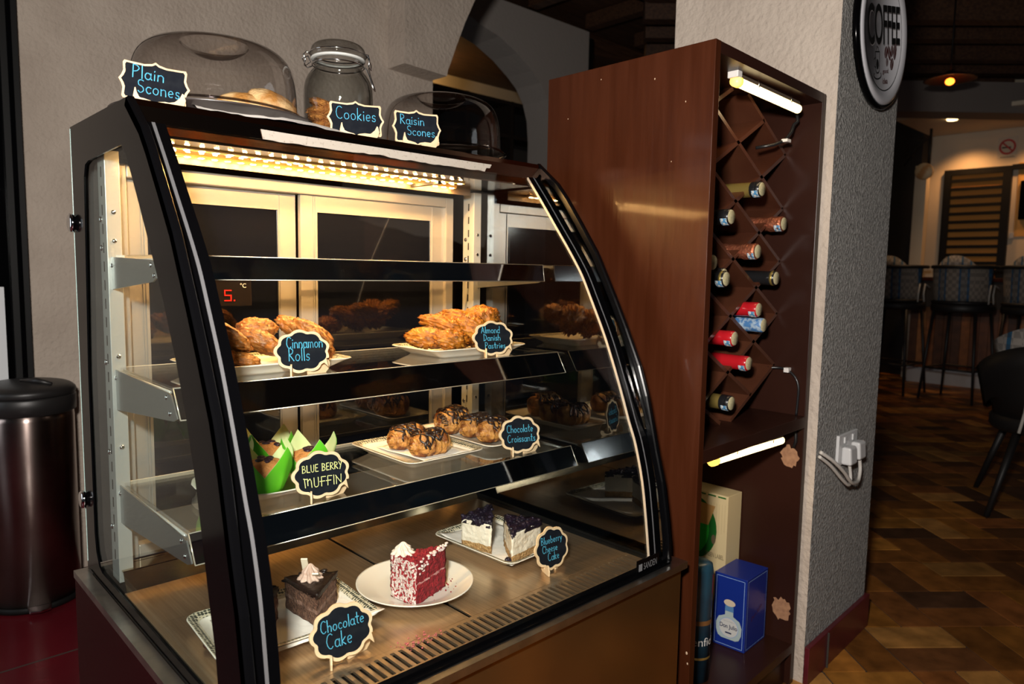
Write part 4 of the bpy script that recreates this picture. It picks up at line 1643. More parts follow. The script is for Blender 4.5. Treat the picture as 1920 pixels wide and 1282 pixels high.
for lb, x, y, sz, rt, sd in (('pale scone lying at the left under the left dome', .602, 1.392, (.050, .038, .026), (0, .1, -.5), 31),
                             ('pale scone leaning at the right under the left dome', .650, 1.372, (.052, .040, .027), (.15, .42, -.6), 32),
                             ('pale scone at the back under the left dome', .590, 1.450, (.045, .040, .024), (0, 0, .4), 33)):
    mb = MB()
    M = Matrix.Rotation(rt[2], 3, 'Z') @ Matrix.Rotation(rt[1], 3, 'Y') @ Matrix.Rotation(rt[0], 3, 'X')
    mb.ell((0, 0, 0), sz, 0, 36, 20, lambda u: (1 + .05 * nz(u.x, u.y, u.z, 2.5, sd) + .03 * nz(u.x, u.y, u.z, 7, sd)) * (1 - .10 * math.exp(-((u.z + .15) / .10) ** 2)), True, M)
    zmin = min(v.co.z for v in mb.bm.verts)
    bmesh.ops.translate(mb.bm, verts=mb.bm.verts, vec=(0, 0, -zmin))
    o = mb.build('scone', [M_scone])
    o.location = (x, y, TOP + .028)
    tag(o, lb, 'scone', 'scones under the left dome')
# right dome
tray('clear round tray under the right cake dome', (1.052, 1.352, TOP), .152, glass('clear tray plastic', (.80, .78, .76), 1.3), .016)
cake_dome('clear cake dome at the right of the case top behind the Raisin Scones sign', (1.052, 1.352, TOP), .138, .018, .124)
paper('white paper with one corner folded up under the right dome', (1.035, 1.300, TOP + .018), .085, .055, R(-38), wav=.005, curl=((1, 1, .022),), n=14)
mb = MB()
mb.ell((0, 0, .012), (.035, .028, .012), 0, 24, 12, lambda u: 1 + .05 * nz(u.x, u.y, u.z, 2.5, 8))
o = mb.build('scone', [M_scone])
o.location = (.968, 1.318, TOP + .022)
tag(o, 'low scone behind the right edge of the Raisin Scones sign', 'scone')
# cookie jar
jar = thing('cookie_jar', 'clear clip-top glass jar of cookies between the two domes', 'jar', (.780, 1.345, TOP))
M_jar = glass('jar glass', (.93, .94, .93), 1.1, edge=(.42, .41, .39))
mb = MB()
jp = [(.0005, .006), (.050, .004), (.060, .001), (.066, .006), (.0685, .02), (.0690, .07), (.0685, .108), (.064, .128), (.055, .143), (.0485, .150), (.047, .156), (.0500, .160), (.0500, .165), (.0475, .168)]
mb.lathe(dense(jp, 3), (0, 0, 0), 60)
mb.lathe([(.0635, .012), (.0655, .07), (.0650, .108), (.060, .127), (.050, .142), (.045, .152)], (0, 0, 0), 48)
mb.build('body', [M_jar], jar, world=False)
mb = MB()
mb.lathe(dense([(.050, .171), (.054, .173), (.055, .178), (.0545, .186), (.051, .194), (.044, .199), (.034, .2005), (.0005, .199)], 3), (0, 0, 0), 56)
mb.build('lid', [M_jar], jar, world=False)
mb = MB()
mb.lathe([(.045, .168), (.0535, .168), (.0545, .170), (.0535, .172), (.045, .172)], (0, 0, 0), 48)
mb.build('rubber_seal', [mat('white rubber seal', (.45, .46, .44), .5)], jar, world=False)
mb = MB()
for z, r in ((.158, .0515), (.180, .0565)):
    mb.tube([(r * math.cos(2 * PI * i / 48), r * math.sin(2 * PI * i / 48), z) for i in range(49)], .0013, 6)
rt = Vector((.723, -.69, 0))
fw = Vector((.69, .723, 0))


def jp_(a, b, z):
    return tuple(rt * a + fw * b + Vector((0, 0, z)))


mb.tube([jp_(.051, -.006, .158), jp_(.060, -.010, .150), jp_(.066, -.012, .136), jp_(.074, -.012, .112), jp_(.077, -.010, .108), jp_(.075, -.006, .114), jp_(.066, -.004, .140), jp_(.062, 0, .155)], .0014, 6)
mb.tube([jp_(.056, -.008, .180), jp_(.063, -.010, .178), jp_(.066, -.010, .168), jp_(.064, -.010, .156), jp_(.068, -.006, .150), jp_(.066, .004, .162), jp_(.058, .006, .180)], .0014, 6)
mb.tube([jp_(-.056, 0, .180), jp_(-.064, -.004, .186), jp_(-.070, -.004, .180), jp_(-.066, -.004, .170), jp_(-.070, 0, .160), jp_(-.064, .004, .156), jp_(-.052, .004, .160)], .0014, 6)
mb.tube([jp_(-.060, -.006, .176), jp_(-.072, -.006, .172), jp_(-.068, .004, .160), jp_(-.058, .006, .168), jp_(-.060, -.006, .176)], .0012, 6)
mb.build('wire_clip', [M_chrome], jar, world=False)
q = random.Random(3)
for k, (a, b, z, tx, lb) in enumerate(((-.030, -.026, .006, .10, 'cookie at the bottom left of the jar'), (-.031, -.024, .021, -.12, 'second cookie up at the left of the jar'), (-.029, -.026, .036, .15, 'third cookie up at the left of the jar'), (-.031, -.022, .051, -.10, 'fourth cookie up at the left of the jar'), (-.026, -.020, .063, .30, 'topmost cookie leaning in the jar'), (.024, .010, .006, .1, 'cookie at the bottom middle of the jar behind the Cookies sign'), (.022, .012, .022, .25, 'cookie stacked in the middle of the jar behind the Cookies sign'))):
    mb = MB()
    M = Matrix.Rotation(q.uniform(0, 6), 3, 'Z')
    T = Matrix.Rotation(R(-43.66), 3, 'Z') @ Matrix.Rotation(tx, 3, 'Y') @ M
    mb.ell((0, 0, 0), (.0285, .026, .0100), 0, 56, 24, lambda u: 1 + .16 * nz(u.x, u.y, u.z, 3.5, k * 2) + .16 * nz(u.x, u.y, u.z, 8, k) + .06 * nz(u.x, u.y, u.z, 20, k), True, T)
    zmin = min(v.co.z for v in mb.bm.verts)
    bmesh.ops.translate(mb.bm, verts=mb.bm.verts, vec=(0, 0, -zmin))
    o = mb.build('cookie', [M_cookie])
    p = Vector((.780, 1.345, TOP)) + rt * a + fw * b
    o.location = (p.x, p.y, TOP + z)
    tag(o, lb, 'cookie', 'cookies in the glass jar')

# ================================================================== pedal bin
bn = thing('pedal_bin', 'stainless pedal bin with black lid standing by the back wall', 'bin', (.462, 2.838, 0))
mb = MB()
mb.lathe([(.0005, .012), (.136, .012), (.136, .63), (.134, .655), (.0005, .655)], (0, 0, 0), 56)
mb.build('body', [mat('worn stainless', (.40, .33, .30), .28, 1., col2=(.28, .21, .19), nscale=6, aniso=.8)], bn, world=False)
mb = MB()
mb.lathe([(.0005, 0), (.141, 0), (.143, .006), (.141, .018), (.136, .020), (.136, .012)], (0, 0, 0), 56)
mb.build('base_ring', [M_blackm], bn, world=False)
M_lid = mat('black plastic lid', (.014, .013, .013), .42)
mb = MB()
mb.lathe([(.136, .648), (.143, .652), (.144, .700), (.140, .706), (.0005, .706)], (0, 0, 0), 56)
mb.build('collar', [M_lid], bn, world=False)
mb = MB()
mb.lathe(dense([(.142, .708), (.144, .716), (.141, .728), (.120, .742), (.07, .751), (.0005, .754)], 3), (0, 0, 0), 56)
mb.tube([(-.02, -.03, .756), (.02, -.07, .757), (.055, -.10, .747)], [.004, .010, .006], 8)
mb.build('lid', [M_lid], bn, world=False)
mb = MB()
d = Vector((-.10, -.995, 0)).normalized()
s_ = Vector((-d.y, d.x, 0))
mb.prism([d * .130 + s_ * -.035 + Vector((0, 0, .012)), d * .168 + s_ * -.030 + Vector((0, 0, .010)), d * .178 + Vector((0, 0, .010)), d * .168 + s_ * .030 + Vector((0, 0, .010)), d * .130 + s_ * .035 + Vector((0, 0, .012))], (0, 0, .008))
mb.build('pedal', [M_chrome], bn, world=False, bevel=.002)

# ================================================================== wine cabinet
M_cab = mat('varnished red-brown wood', (.036, .0088, .0030), .28, spec=.12, col2=(.048, .0122, .0042), nscale=3, stretch=(12, 12, 1.0), bump=.10, bscale=8, coat=.10, rough2=.42)
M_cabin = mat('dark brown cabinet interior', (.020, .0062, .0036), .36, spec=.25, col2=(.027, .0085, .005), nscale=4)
cab = thing('wine_cabinet', 'tall dark brown wooden wine cabinet with lattice rack beside the bakery case', 'cabinet', (1.615, 1.04, 0))
ZT = 1.614
FL, FR = (1.32, .804), (1.913, .834)
mb = MB()
mb.prism([(1.32, .804, .0), (1.342, .805, 0), (1.342, 1.268, 0), (1.32, 1.268, 0)], (0, 0, ZT))
sp = mb.build('side_panel', [M_cab], cab, bevel=.0015)
mb = MB()
q = random.Random(4)
for y, z, s in ((.812, .315, .004), (.809, .292, .003), (.95, 1.56, .002), (.87, 1.50, .0018), (1.10, 1.585, .0015), (.9, 1.38, .0015), (1.2, 1.51, .0015)):
    mb.ell((1.3197, y, z), (.0006, s * .7, s), 0, 8, 5, lambda u: 1 + .3 * nz(u.x, u.y, u.z, 3, z))
mb.build('paint_chip', [mat('bare wood chip', (.50, .36, .24), .8)], sp)
mb = MB()
mb.prism([(1.893, .833, 0), (1.915, .834, 0), (1.915, 1.09, 0), (1.893, 1.268, 0)], (0, 0, ZT))
rp = mb.build('side_panel', [M_cabin], cab, bevel=.0015)
M_peel = mat('peeled bare patch', (.26, .13, .07), .8, col2=(.36, .19, .10), nscale=80)
for z0, sc, sd in ((.648, 1, 1), (.212, 1.1, 5)):
    mb = MB()
    mb.prism([(1.8925, .868 + .024 * sc * (1 + .45 * nz(math.cos(t) * 1.3, math.sin(t) * 1.3, sd, 2, sd)) * math.cos(t), z0 + .030 * sc * (1 + .5 * nz(math.cos(t) * 1.6, math.sin(t) * 1.6, sd, 2, sd + 3)) * math.sin(t)) for t in [2 * PI * i / 26 for i in range(26)]], (-.0006, 0, 0))
    mb.build('peeled_patch', [M_peel], rp)
mb = MB()
mb.prism([(1.342, .806, ZT - .024), (1.893, .833, ZT - .024), (1.893, 1.268, ZT - .024), (1.342, 1.268, ZT - .024)], (0, 0, .0235))
mb.build('top_panel', [M_cabin], cab)
mb = MB()
mb.box(1.342, 1.893, 1.255, 1.268, .02, ZT - .024)
mb.build('back_panel', [M_cabin], cab)
mb = MB()
mb.prism([(1.342, .806, .735), (1.893, .830, .735), (1.893, 1.255, .735), (1.342, 1.255, .735)], (0, 0, .030))
mb.build('middle_shelf', [M_cabin], cab, bevel=.001)
mb = MB()
mb.prism([(1.342, .808, .095), (1.893, .832, .095), (1.893, 1.255, .095), (1.342, 1.255, .095)], (0, 0, .025))
mb.build('bottom_shelf', [M_cabin], cab, bevel=.001)
mb = MB()
mb.prism([(1.342, .826, 0), (1.893, .850, 0), (1.893, .866, 0), (1.342, .842, 0)], (0, 0, .095))
mb.build('kick_board', [M_cabin], cab)
# diagonal lattice
M_lat = mat('brown lattice board', (.065, .021, .011), .32, spec=.4, col2=(.085, .030, .015), nscale=6, coat=.1)
xr, xc = 1.890, .125
dz = .1425


def lattice(x0, z0, x1, z1):
    """one plank between two nodes, clipped to the cabinet bay"""
    lo, hi = .768, 1.588
    a, b = Vector((x0, 0, z0)), Vector((x1, 0, z1))
    if a.x > b.x:
        a, b = b, a
    if a.x < 1.344:
        a = a + (b - a) * ((1.344 - a.x) / (b.x - a.x))
    for _ in (0, 1):
        for p, q_ in ((a, b), (b, a)):
            if p.z < lo:
                p += (q_ - p) * ((lo - p.z) / (q_.z - p.z))
            if p.z > hi:
                p += (q_ - p) * ((hi - p.z) / (q_.z - p.z))
    t = (b - a).normalized()
    n = Vector((-t.z, 0, t.x)) * .0048
    mb = MB()
    pts = [a - n, b - n, b + n, a + n]
    mb.prism([Vector((p.x, .925 + (0 if p.x < 1.8 else .0), p.z)) for p in pts], (0, .26, 0))
    mb.build('lattice_board', [M_lat], cab)


ztop = 1.466
for k in range(0, 9):   # falling to the right
    z = ztop - dz * k
    if k <= 4:
        lattice(xr, z, xr - 5 * xc, z + 5 * dz / 2)
    else:
        # ends on the lowest rising plank
        m = k - 4
        lattice(xr - xc * m, ztop - 4 * dz - dz / 2 * m, xr - 5 * xc, z + 5 * dz / 2)
for k in range(-3, 5):  # rising to the right
    z = ztop - dz * k
    if k >= 0:
        lattice(xr - 5 * xc, z - 5 * dz / 2, xr, z)
    else:
        m = -k
        lattice(xr - 5 * xc, z - 5 * dz / 2, xr - xc * m, ztop + dz / 2 * m)
# tube lamps
M_tube = mat('lamp tube glow', (1, .9, .7), .4, emit=(1, .74, .34), estr=4)
M_amber = mat('amber lamp end', (.9, .6, .2), .4, emit=(1, .55, .10), estr=2)
M_hold = mat('white lamp holder', (.66, .63, .60), .4)


def lamp(label, a, b, hold):
    t = thing('tube_lamp', label, 'lamp', a, 0, 'tube lamps in the wine cabinet')
    a, b = Vector(a), Vector(b)
    mb = MB()
    mb.tube([a, b], .0105, 14)
    mb.build('tube', [M_tube], t)
    mb = MB()
    u = (b - a).normalized()
    mb.tube([a - u * .014, a + u * .004], .0125, 12)
    mb.build('end_cap', [M_amber], t)
    mb = MB()
    for p in (a, b):
        pass
    mb.hexa([a + Vector((-.004, -.006, .009)), b + Vector((0, -.006, .009)), b + Vector((0, .012, .009)), a + Vector((-.004, .012, .009))],
            [a + Vector((-.004, -.004, hold)), b + Vector((0, -.004, hold)), b + Vector((0, .016, hold)), a + Vector((-.004, .016, hold))])
    mb.build('reflector', [mat('lamp reflector', (.22, .17, .13), .3, .6)], t)
    mb = MB()
    mb.box(a.x - .022, a.x - .002, a.y - .012, a.y + .014, a.z + .006, a.z + hold + .004)
    mb.build('holder', [M_hold], t, bevel=.002)
    for f in (.25, .8):
        p = a.lerp(b, f)
        mb = MB()
        mb.tube([p + Vector((0, -.008, hold)), p + Vector((0, -.012, hold - .006)), p + Vector((0, -.011, hold - .016))], .0016, 6)
        mb.build('clip', [M_chrome], t)
    l = light('tube_lamp_light', 'AREA', (a + b) / 2 + Vector((0, 0, -.013)), .22, (1, .72, .40), (a + b) / 2 + Vector((0, 0, -1)), shape='RECTANGLE', size=(b - a).length * .9, size_y=.012)
    return t


lamp('glowing tube lamp under the top of the wine cabinet', (1.497, .853, 1.570), (1.796, .853, 1.560), .018)
lamp('thin glowing tube lamp under the middle shelf of the wine cabinet', (1.470, .852, .7125), (1.800, .852, .7105), .020)
M_cable = mat('black cable', (.012, .012, .013), .3)
M_wcable = mat('off white cable', (.55, .52, .48), .5)
o = MB().tube([(1.83, .872, 1.566), (1.842, .874, 1.54), (1.83, .878, 1.53), (1.822, .880, 1.51), (1.80, .885, 1.487), (1.77, .900, 1.474), (1.745, .935, 1.467)], .0042, 8).build('lamp_cable', [M_cable])
tag(o, 'short black cable hanging from the upper tube lamp', 'cable')
o = MB().box(1.790, 1.812, .874, .890, 1.482, 1.490).build('cable_clip', [M_hold], bevel=.001)
tag(o, 'white clip on the cable of the upper tube lamp', 'clip')
o = MB().tube(dense([(1.872, .935, .888), (1.884, .910, .890), (1.886, .885, .886), (1.886, .862, .868), (1.886, .852, .842), (1.886, .852, .81), (1.886, .854, .766)], 4), .0034, 8).build('lamp_cable', [M_cable])
tag(o, 'black cable curving down to the middle shelf of the wine cabinet', 'cable')
o = MB().box(1.876, 1.8925, .878, .892, .880, .893).build('cable_clip', [M_hold], bevel=.001)
tag(o, 'white clip on the cable by the right panel of the wine cabinet', 'clip')
o = MB().tube([(1.884, .860, .733), (1.886, .852, .715), (1.884, .850, .695), (1.886, .856, .676)], .0045, 8).build('lamp_cable', [M_cable])
tag(o, 'black cable end under the middle shelf above the bare patch', 'cable')

# ------------------------------------------------------------------ wine bottles
M_bot = mat('dark bottle glass', (.006, .008, .006), .08, coat=.3)
M_stamp = mat('blue and white tax stamp', (.05, .22, .42), .5, col2=(.62, .62, .58), nscale=160, contrast=(.45, .55))
M_stampend = mat('cream bottle end', (.52, .46, .28), .5, col2=(.36, .32, .18), nscale=200)
foils = {
    'gold': mat('gold foil', (.40, .29, .08), .32, .7),
    'black': mat('black foil', (.010, .010, .011), .25, coat=.3),
    'copper': mat('copper foil', (.72, .26, .14), .28, .8, col2=(.50, .15, .08), nscale=90, bump=.4, bscale=160),
    'red': mat('red capsule', (.42, .010, .016), .22, coat=.4),
    'blue': mat('pale blue patterned capsule', (.30, .40, .50), .5, col2=(.05, .16, .36), nscale=90, contrast=(.45, .55)),
}


def bottle(label, end, foil, band=None, stamp=True, fl=.105, r=.0185, dz_=.0):
    """lies with its neck to the front; end = centre of the neck end"""
    t = thing('wine_bottle', label, 'bottle', end, 0, 'wine bottles in the lattice rack')
    y = lambda q: q
    mb = MB()
    mb.lathe([(.0005, y(.004)), (r * .8, y(.004)), (r * .82, y(fl)), (r * .92, y(fl + .03)), (.036, y(fl + .075)), (.040, y(fl + .10)), (.040, y(.345)), (.0005, y(.345))], (0, 0, 0), 28, axis='Y')
    mb.build('glass_body', [M_bot], t, world=False)
    mb = MB()
    if foil == 'copper':
        mb.lathe([(r * .8, .003), (r * 1.04, .004), (r * 1.10, .010), (r * 1.05, .022), (r * 1.12, .036), (r * 1.0, .044), (r * .95, .05), (r * 1.12, fl * .8), (r * 1.45, fl * 1.35)], (0, 0, 0), 28, axis='Y')
        clampi(mb, .0012, 130, end[0])
    else:
        mb.lathe([(r * .9, .001), (r, .003), (r * 1.02, .022), (r, .026), (r * 1.0, .03), (r * 1.06, fl * .9), (r * 1.06, fl)], (0, 0, 0), 28, axis='Y')
    cp = mb.build('capsule', [foils[foil]], t, world=False)
    mb = MB()
    mb.lathe([(.0005, .0), (r * .86, .0), (r * .90, .0012)], (0, 0, 0), 24, axis='Y')
    mb.build('end_disc', [M_stampend], t, world=False)
    if band:
        mb = MB()
        mb.lathe([(r * 1.03, .006), (r * 1.06, .007), (r * 1.06, .011), (r * 1.03, .012)], (0, 0, 0), 24, axis='Y')
        mb.build('band', [foils[band]], cp, world=False)
        if foil == 'gold':
            mb = MB()
            mb.lathe([(r * .92, .0008), (r * 1.04, .003), (r * 1.05, .024), (r * 1.03, .027)], (0, 0, 0), 24, axis='Y')
            mb.build('top_band', [foils['black']], cp, world=False)
    if stamp:
        a = -PI * .75
        mb = MB()
        mb.lathe([(r * 1.09, .003), (r * 1.10, .020)], (0, 0, 0), 8, axis='Y', a0=a - .55, a1=a + .65)
        mb.build('tax_stamp', [M_stamp], t, world=False)
    return t


YB = .885
for a in (
        ('gold-capped bottle highest in the lattice rack', (1.695, YB, 1.355), 'gold', 'black', True, .10),
        ('black-capped bottle at the left end level with the upper copper one', (1.554, YB, 1.278), 'black', None, True, .10),
        ('copper foil bottle reaching furthest right in the rack', (1.822, YB, 1.277), 'copper', None, True, .11),
        ('copper foil bottle just below and left of the other copper one', (1.690, YB, 1.201), 'copper', None, True, .11),
        ('black-capped bottle with gold band at the left below the copper ones', (1.544, YB, 1.132), 'black', 'gold', True, .10),
        ('black-capped bottle with gold band at the right below the copper ones', (1.795, YB, 1.135), 'black', 'gold', False, .10),
        ('red-capped bottle highest of the three red ones', (1.710, YB, 1.055), 'red', None, True, .105),
        ('bottle with a pale blue patterned cap under the highest red one', (1.740, YB, 1.014), 'blue', None, False, .10),
        ('red-capped bottle in the middle of the three red ones', (1.596, YB, .987), 'red', None, True, .105),
        ('red-capped bottle lowest of the three red ones', (1.672, YB, .920), 'red', None, True, .105),
        ('gold-capped bottle lowest in the lattice rack', (1.595, YB, .827), 'gold', 'black', True, .10),
        ('dark screw-top bottle half hidden left below the lower copper one', (1.500, YB + .01, 1.170), 'black', None, False, .08),
        ('dark bottle between the two gold-banded black ones', (1.585, YB + .03, 1.140), 'black', None, False, .08)):
    bottle(*a)

# ------------------------------------------------------------------ boxes on the bottom shelf
ZS = .1205
M_boxb = mat('royal blue carton', (.006, .022, .20), .35, coat=.2)
M_line = mat('pale blue line', (.22, .34, .60), .5)
bx = thing('bottle_carton', 'blue carton with a clear bottle printed on its face on the bottom shelf', 'box', (1.79, .95, ZS))
p0, p1, p2, p3 = Vector((1.737, .990, ZS)), Vector((1.745, .897, ZS)), Vector((1.872, .903, ZS)), Vector((1.864, .996, ZS))
Hb = .205
mb = MB()
up = Vector((0, 0, Hb))
mb.hexa([p0, p1, p2, p3], [p0 + up, p1 + up, p2 + up, p3 + up])
mb.build('carton', [M_boxb], bx, bevel=.0012)
u = (p1 - p0).normalized()
wB = (p1 - p0).length
nB = Vector((u.y, -u.x, 0))
if nB.x > 0:
    nB = -nB
vz = Vector((0, 0, 1))


def layer(k):
    return p0 + nB * (.0008 + .0005 * k)


mb = MB()
for o_, uu, ww in ((layer(0), u, wB), (p1 + Vector((0, -.0008, 0)), (p2 - p1).normalized(), (p2 - p1).length)):
    e, t_ = .006, .0015
    for a, b, c, d in ((e, ww - e, e, e + t_), (e, ww - e, Hb - e - t_, Hb - e), (e, e + t_, e, Hb - e), (ww - e - t_, ww - e, e, Hb - e)):
        mb.face([o_ + uu * a + vz * c, o_ + uu * b + vz * c, o_ + uu * b + vz * d, o_ + uu * a + vz * d])
mb.build('printed_line', [M_line], bx, recalc=False)
bc = layer(0) + u * (wB * .5)
mb = MB()
poly_on(mb, [(-.030, .030), (-.036, .045), (-.037, .066), (-.030, .083), (-.012, .092), (-.0115, .104), (.0115, .104), (.012, .092), (.030, .083), (.037, .066), (.036, .045), (.030, .030), (.020, .025), (-.020, .025)], bc, u, vz, 0)
poly_on(mb, ellipse(0, .128, .0165, .0095, 24), bc + nB * .0004, u, vz, 1)
poly_on(mb, [(-.0125, .104), (.0125, .104), (.0115, .120), (-.0115, .120)], bc + nB * .0003, u, vz, 2)
poly_on(mb, ellipse(0, .058, .028, .028, 30), bc + nB * .0005, u, vz, 3)
poly_on(mb, ellipse(0, .058, .0268, .0268, 30), bc + nB * .0008, u, vz, 4)
put_text(mb, 'Don Julio', bc + nB * .0012 + vz * .060, u, vz, .050, .0155, 5, .016)
put_text(mb, 'TEQUILA RESERVA', bc + nB * .0012 + vz * .0755, u, vz, .034, .0028, 6)
poly_on(mb, [(-.009, .0415), (.009, .0415), (.009, .0455), (-.009, .0455)], bc + nB * .0012, u, vz, 5)
mb.build('printed_bottle', [mat('printed pale glass', (.36, .44, .44), .5), mat('printed cork', (.56, .46, .34), .6), mat('printed neck band', (.08, .20, .40), .5), M_line, mat('printed label', (.52, .52, .50), .6), mat('navy print', (.012, .020, .07), .5), mat('grey small print', (.25, .26, .28), .5)], bx, recalc=False)
mb = MB()
put_text(mb, 'Don Julio', p1.lerp(p2, .5) + Vector((0, -.0009, .095)), (p2 - p1).normalized() * .9 + vz * .35, vz, .07, .016, 0, .01)
mb.build('lettering', [mat('dark red print', (.06, .012, .06), .5)], bx, recalc=False)

gb = thing('gift_carton', 'cream gift carton with green emblem behind the blue carton', 'box', (1.85, 1.10, ZS))
gx = 1.812
mb = MB()
mb.box(gx, 1.889, 1.002, 1.245, ZS, .517)
mb.build('carton', [mat('cream carton', (.56, .45, .25), .5)], gb, bevel=.0012)
mb = MB()
o_ = Vector((gx - .0008, 1.245, ZS))
uu = Vector((0, -1, 0))
wG = .243
poly_on(mb, [(.0, .10), (.05, .16), (.10, .23), (.16, .30), (.20, .335), (.0, .335)], o_, uu, vz, 0)
poly_on(mb, ellipse(.130, .285, .082, .095, 30), o_ + Vector((-.0006, 0, 0)), uu, vz, 1)
poly_on(mb, ellipse(.118, .285, .070, .088, 30), o_ + Vector((-.0012, 0, 0)), uu, vz, 2)
poly_on(mb, [(.06, .30), (.185, .300), (.205, .36), (.06, .37)], o_ + Vector((-.0018, 0, 0)), uu, vz, 3)
for k in range(16):
    x = .10 + k * .009
    poly_on(mb, [(x, .20 + k * .006), (x + .0008, .20 + k * .006), (x + .0008, .37), (x, .37)], o_ + Vector((-.0004, 0, 0)), uu, vz, 4)
poly_on(mb, ellipse(.203, .262, .007, .014, 16), o_ + Vector((-.001, 0, 0)), uu, vz, 5)
for k in range(7):
    poly_on(mb, [(.02 + k * .032, .388), (.045 + k * .032, .388), (.045 + k * .032, .392), (.02 + k * .032, .392)], o_ + Vector((-.001, 0, 0)), uu, vz, 1)
put_text(mb, 'GREEN LABEL', o_ + Vector((-.001, 0, 0)) + uu * .207 + vz * .216, uu, vz, .062, .013, 5)
mb.build('printed_emblem', [mat('tan print', (.46, .35, .17), .5), mat('dark green print', (.01, .10, .015), .4), mat('bright green print', (.02, .33, .03), .4), mat('ochre print', (.40, .22, .07), .5), mat('fine tan line', (.40, .31, .17), .5), mat('brown print', (.12, .09, .05), .5)], gb, recalc=False)

tb = thing('bottle_tube', 'dark blue cylinder carton peeping out beside the cabinet front edge', 'box', (1.552, .93, ZS))
mb = MB()
mb.lathe([(.0005, 0), (.036, 0), (.036, .285), (.0335, .300), (.022, .307), (.0005, .308)], (0, 0, 0), 40)
mb.build('cylinder', [mat('dark teal card', (.010, .032, .055), .35, col2=(.012, .05, .08), nscale=20)], tb, world=False)
mb = MB()
mb.lathe([(.0366, .150), (.0366, .162)], (0, 0, 0), 40)
mb.lathe([(.0366, .060), (.0366, .066)], (0, 0, 0), 40, 1)
mb.lathe([(.0366, .228), (.0366, .276)], (0, 0, 0), 6, 2, a0=-1.35, a1=-1.15)
mb.build('printed_band', [mat('brown print band', (.16, .07, .02), .5), foils['gold'], mat('red print', (.42, .012, .02), .4)], tb, world=False, recalc=False)
mb = MB()
c_ = Vector((0, 0, 0))
vs, fs = text_faces('Glenfiddich', None, .022)
a_ = .12
wd = max(v[0] for v in vs)
V = [mb.bm.verts.new((.0372 * math.cos(a_ + (x - wd) / .0372), .0372 * math.sin(a_ + (x - wd) / .0372), .108 + y)) for x, y in vs]
for f in fs:
    try:
        mb.bm.faces.new([V[i] for i in f])
    except ValueError:
        pass
mb.build('lettering', [mat('silver print', (.62, .62, .60), .4)], tb, world=False, recalc=False)

# ================================================================== on the pillar
pu = Vector((.9991, .0411, 0))
pn = Vector((.0411, -.9991, 0))


def pil(x, z, out=0.):
    return Vector((x, .812 + (x - 1.928) * .0412, z)) + pn * out


M_plastic = mat('white plastic', (.62, .62, .62), .35)
sk = thing('wall_socket', 'white double wall socket on the grey pillar', 'socket', pil(2.147, .643, .004))
mb = MB()
a, b = pil(2.072, .598, .0005), pil(2.222, .598, .0005)
mb.hexa([a, b, b + pn * .009, a + pn * .009], [q_ + vz * .090 for q_ in (a, b, b + pn * .009, a + pn * .009)])
mb.build('face_plate', [M_plastic], sk, bevel=.002)
for x in (2.115, 2.18):
    a, b = pil(x - .007, .662, .0095), pil(x + .007, .662, .0095)
    mb = MB()
    mb.hexa([a, b, b + pn * .004, a + pn * .004], [q_ + vz * .018 for q_ in (a, b, b + pn * .004, a + pn * .004)])
    mb.build('switch', [M_plastic], sk, bevel=.001)


def plug(label, x, z, s=1.0):
    a, b = pil(x - .026 * s, z - .026, .0098), pil(x + .026 * s, z - .026, .0098)
    mb = MB()
    bot = [a, b, b + pn * .030, a + pn * .030]
    top = [q_ + vz * .052 for q_ in (a, b, b + pn * .026, a + pn * .026)]
    mb.hexa(bot, top)
    o = mb.build('power_plug', [M_plastic], None, bevel=.006)
    tag(o, label, 'plug', 'plugs in the pillar socket')


plug('left of the two white plugs in the pillar socket', 2.118, .628)
plug('right of the two white plugs in the pillar socket', 2.192, .632)
o = MB().tube(dense([pil(1.925, .668, .012), pil(1.97, .640, .03), pil(2.03, .600, .04), pil(2.09, .558, .042), pil(2.135, .546, .04), pil(2.175, .545, .035), pil(2.20, .572, .03), pil(2.198, .602, .027)], 5), .0052, 8).build('power_cable', [M_wcable])
tag(o, 'off white cable looping from the right plug to the wine cabinet', 'cable')
o = MB().tube(dense([pil(1.925, .655, .010), pil(1.98, .622, .022), pil(2.05, .572, .03), pil(2.10, .545, .033), pil(2.122, .560, .03), pil(2.118, .600, .026)], 5), .0048, 8).build('power_cable', [M_wcable])
tag(o, 'cable under the off white loop leading to the left plug', 'cable')

cs = thing('coffee_sign', 'round COFFEE sign with black rim on the grey pillar', 'sign', pil(2.190, 1.826, .004))
SC = Vector(cs.location)
flat_u = pu
pu, sv = pu * math.cos(R(12.5)) + vz * math.sin(R(12.5)), None
sv = vz * math.cos(R(12.5)) - flat_u * math.sin(R(12.5))
up_v, vz = vz, sv
mb = MB()
RT = Matrix((pu, -pn, vz)).transposed()


def disc(mb, prof, mi=0):
    loops = []
    for r, o_ in prof:
        loops.append([SC + pu * r * math.cos(2 * PI * i / 72) + vz * r * math.sin(2 * PI * i / 72) + pn * o_ for i in range(72)])
    mb.rings(loops, mi, True, True, True)


